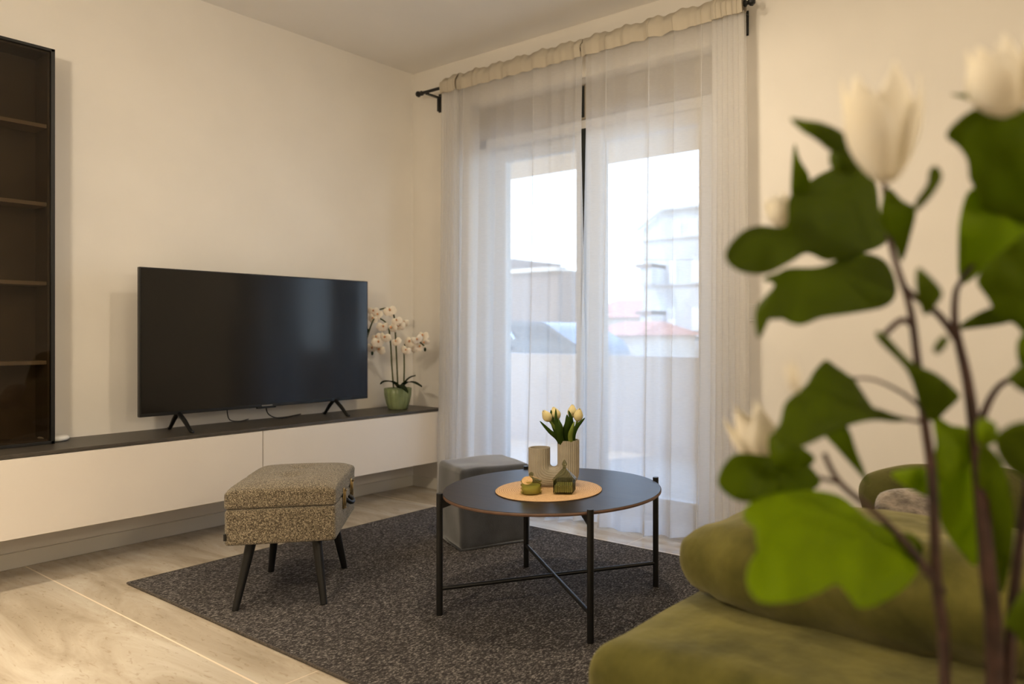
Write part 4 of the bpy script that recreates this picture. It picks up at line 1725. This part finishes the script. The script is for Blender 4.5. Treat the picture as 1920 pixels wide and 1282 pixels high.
gable_house('red_roof_house', 'house with a red tiled roof, seen left of the grey apartment house', 1090, 1196, 596, 563, 36, 7, M['ex_cream'])
gable_house('red_roof_house', 'lower cream house with a red roof in front of the other red roof', 1100, 1184, 628, 603, 24, 5, M['ex_cream'])

# taupe building on the left
q0, q1 = at(938, 511, 14), at(1045, 527, 14)
hb = thing('flat_roof_building', 'taupe flat-roofed building beyond the left half of the balcony door', 'building', (0, 0, 0))
obj('wall', B(q0.x - 4, q1.x, 14, 15.2, -6, q0.z), M['ex_taupe'], hb)
q2, q3 = at(915, 488, 14), at(958, 488, 14)
obj('roof_hut', B(q2.x - 2, q3.x, 14.0, 16, q0.z, q2.z), M['ex_taupe'], hb)
obj('parapet_cap', B(q3.x, q1.x + .05, 13.9, 14.3, q0.z - .05, q0.z + .06), M['ex_cream'], hb)

# dark car standing beyond the parapet, only its cabin is seen
Yc_ = 9.5
ca0 = at(925, 662, Yc_)
car = thing('parked_car', 'dark grey car with bright trim beyond the left half of the parapet', 'car', (ca0.x, Yc_, 0))


def cpt(px, py, Y=Yc_):
    q = at(px, py, Y)
    return (q.x - ca0.x, q.z)


outl = [cpt(870, 602), cpt(945, 600), cpt(1018, 604), cpt(1040, 618), cpt(1072, 640), cpt(1084, 652), cpt(1090, 668), cpt(1094, 745), cpt(700, 745), cpt(700, 640), cpt(820, 625)]
bm = bmesh.new()
a = [bm.verts.new((x, 0, z)) for x, z in outl]
b = [bm.verts.new((x - .1, 1.6, z)) for x, z in outl]
bm.faces.new(a)
bm.faces.new(b[::-1])
for k in range(len(a)):
    bm.faces.new((a[k], a[(k + 1) % len(a)], b[(k + 1) % len(a)], b[k]))
bmesh.ops.bevel(bm, geom=bm.edges[:], offset=.03, segments=2, affect='EDGES')
obj('body', bm, M['car_paint'], car, auto=35)
g = [cpt(962, 612, Yc_ - .02), cpt(1014, 611, Yc_ - .02), cpt(1046, 636, Yc_ - .02), cpt(982, 636, Yc_ - .02)]
bm = bmesh.new()
v = [bm.verts.new((x, -.025, z)) for x, z in g] + [bm.verts.new((x, .01, z)) for x, z in g]
for f in ((0, 1, 2, 3), (7, 6, 5, 4), (0, 1, 5, 4), (1, 2, 6, 5), (2, 3, 7, 6), (3, 0, 4, 7)):
    bm.faces.new([v[k] for k in f])
obj('side_window', bm, M['car_glass'], car)
c1, c2 = cpt(949, 606), cpt(969, 636)
obj('pillar_trim', T([(c1[0], -.05, c1[1]), (c2[0], -.05, c2[1])], .022, 8), M['chrome2'], car)
c1 = cpt(956, 652)
bm = bmesh.new()
bmesh.ops.create_uvsphere(bm, u_segments=12, v_segments=8, radius=.045)
bmesh.ops.translate(bm, vec=(c1[0], -.06, c1[1]), verts=bm.verts)
obj('lamp', bm, M['chrome2'], car, smooth=True)

# overhead wires
WEND = []
for k, (pa, pb) in enumerate((((900, 392), (1340, 330)), ((900, 470), (1340, 486)))):
    a, b = at(pa[0] - 160, pa[1], 11), at(pb[0] + 160, pb[1], 11)
    WEND += [a, b]
    wv = obj('overhead_wire', T([a, a.lerp(b, .5) + Vector((0, 0, -.12)), b], .004, 6), M['plastic'])
    tag(wv, ['thin upper overhead wire crossing the sky', 'thin lower overhead wire crossing in front of the houses'][k], 'wire')

for k in (0, 1):
    bm = bmesh.new()
    px_, zt_ = (WEND[k].x + WEND[k + 2].x) / 2, max(WEND[k].z, WEND[k + 2].z)
    tube(bm, [(px_, 11, -.5), (px_, 11, zt_ + .4)], [.14, .10], 12)
    for q in (WEND[k], WEND[k + 2]):
        tube(bm, [(px_, 11, q.z), (q.x, 11, q.z)], .02, 6)
    tag(obj('utility_pole', bm, M['ex_grey'], smooth=True), ['utility pole at the left end of the overhead wires', 'utility pole at the right end of the overhead wires'][k], 'pole')
struct(obj('ground_street', B(-40, 20, 5.8, 13.4, -5.9, -.5), M['ex_cream']))
for k, wx in enumerate((-2.2, .35)):
    o = obj('wheel', T([(wx, -.02, -.18), (wx, .22, -.18)], .32, 24), M['plastic'], car, auto=40)
# far ground so that the street level is not empty
gr = obj('ground', B(-80, 60, 5.4, 120, -6.2, -6), M['ex_taupe'])
struct(gr)
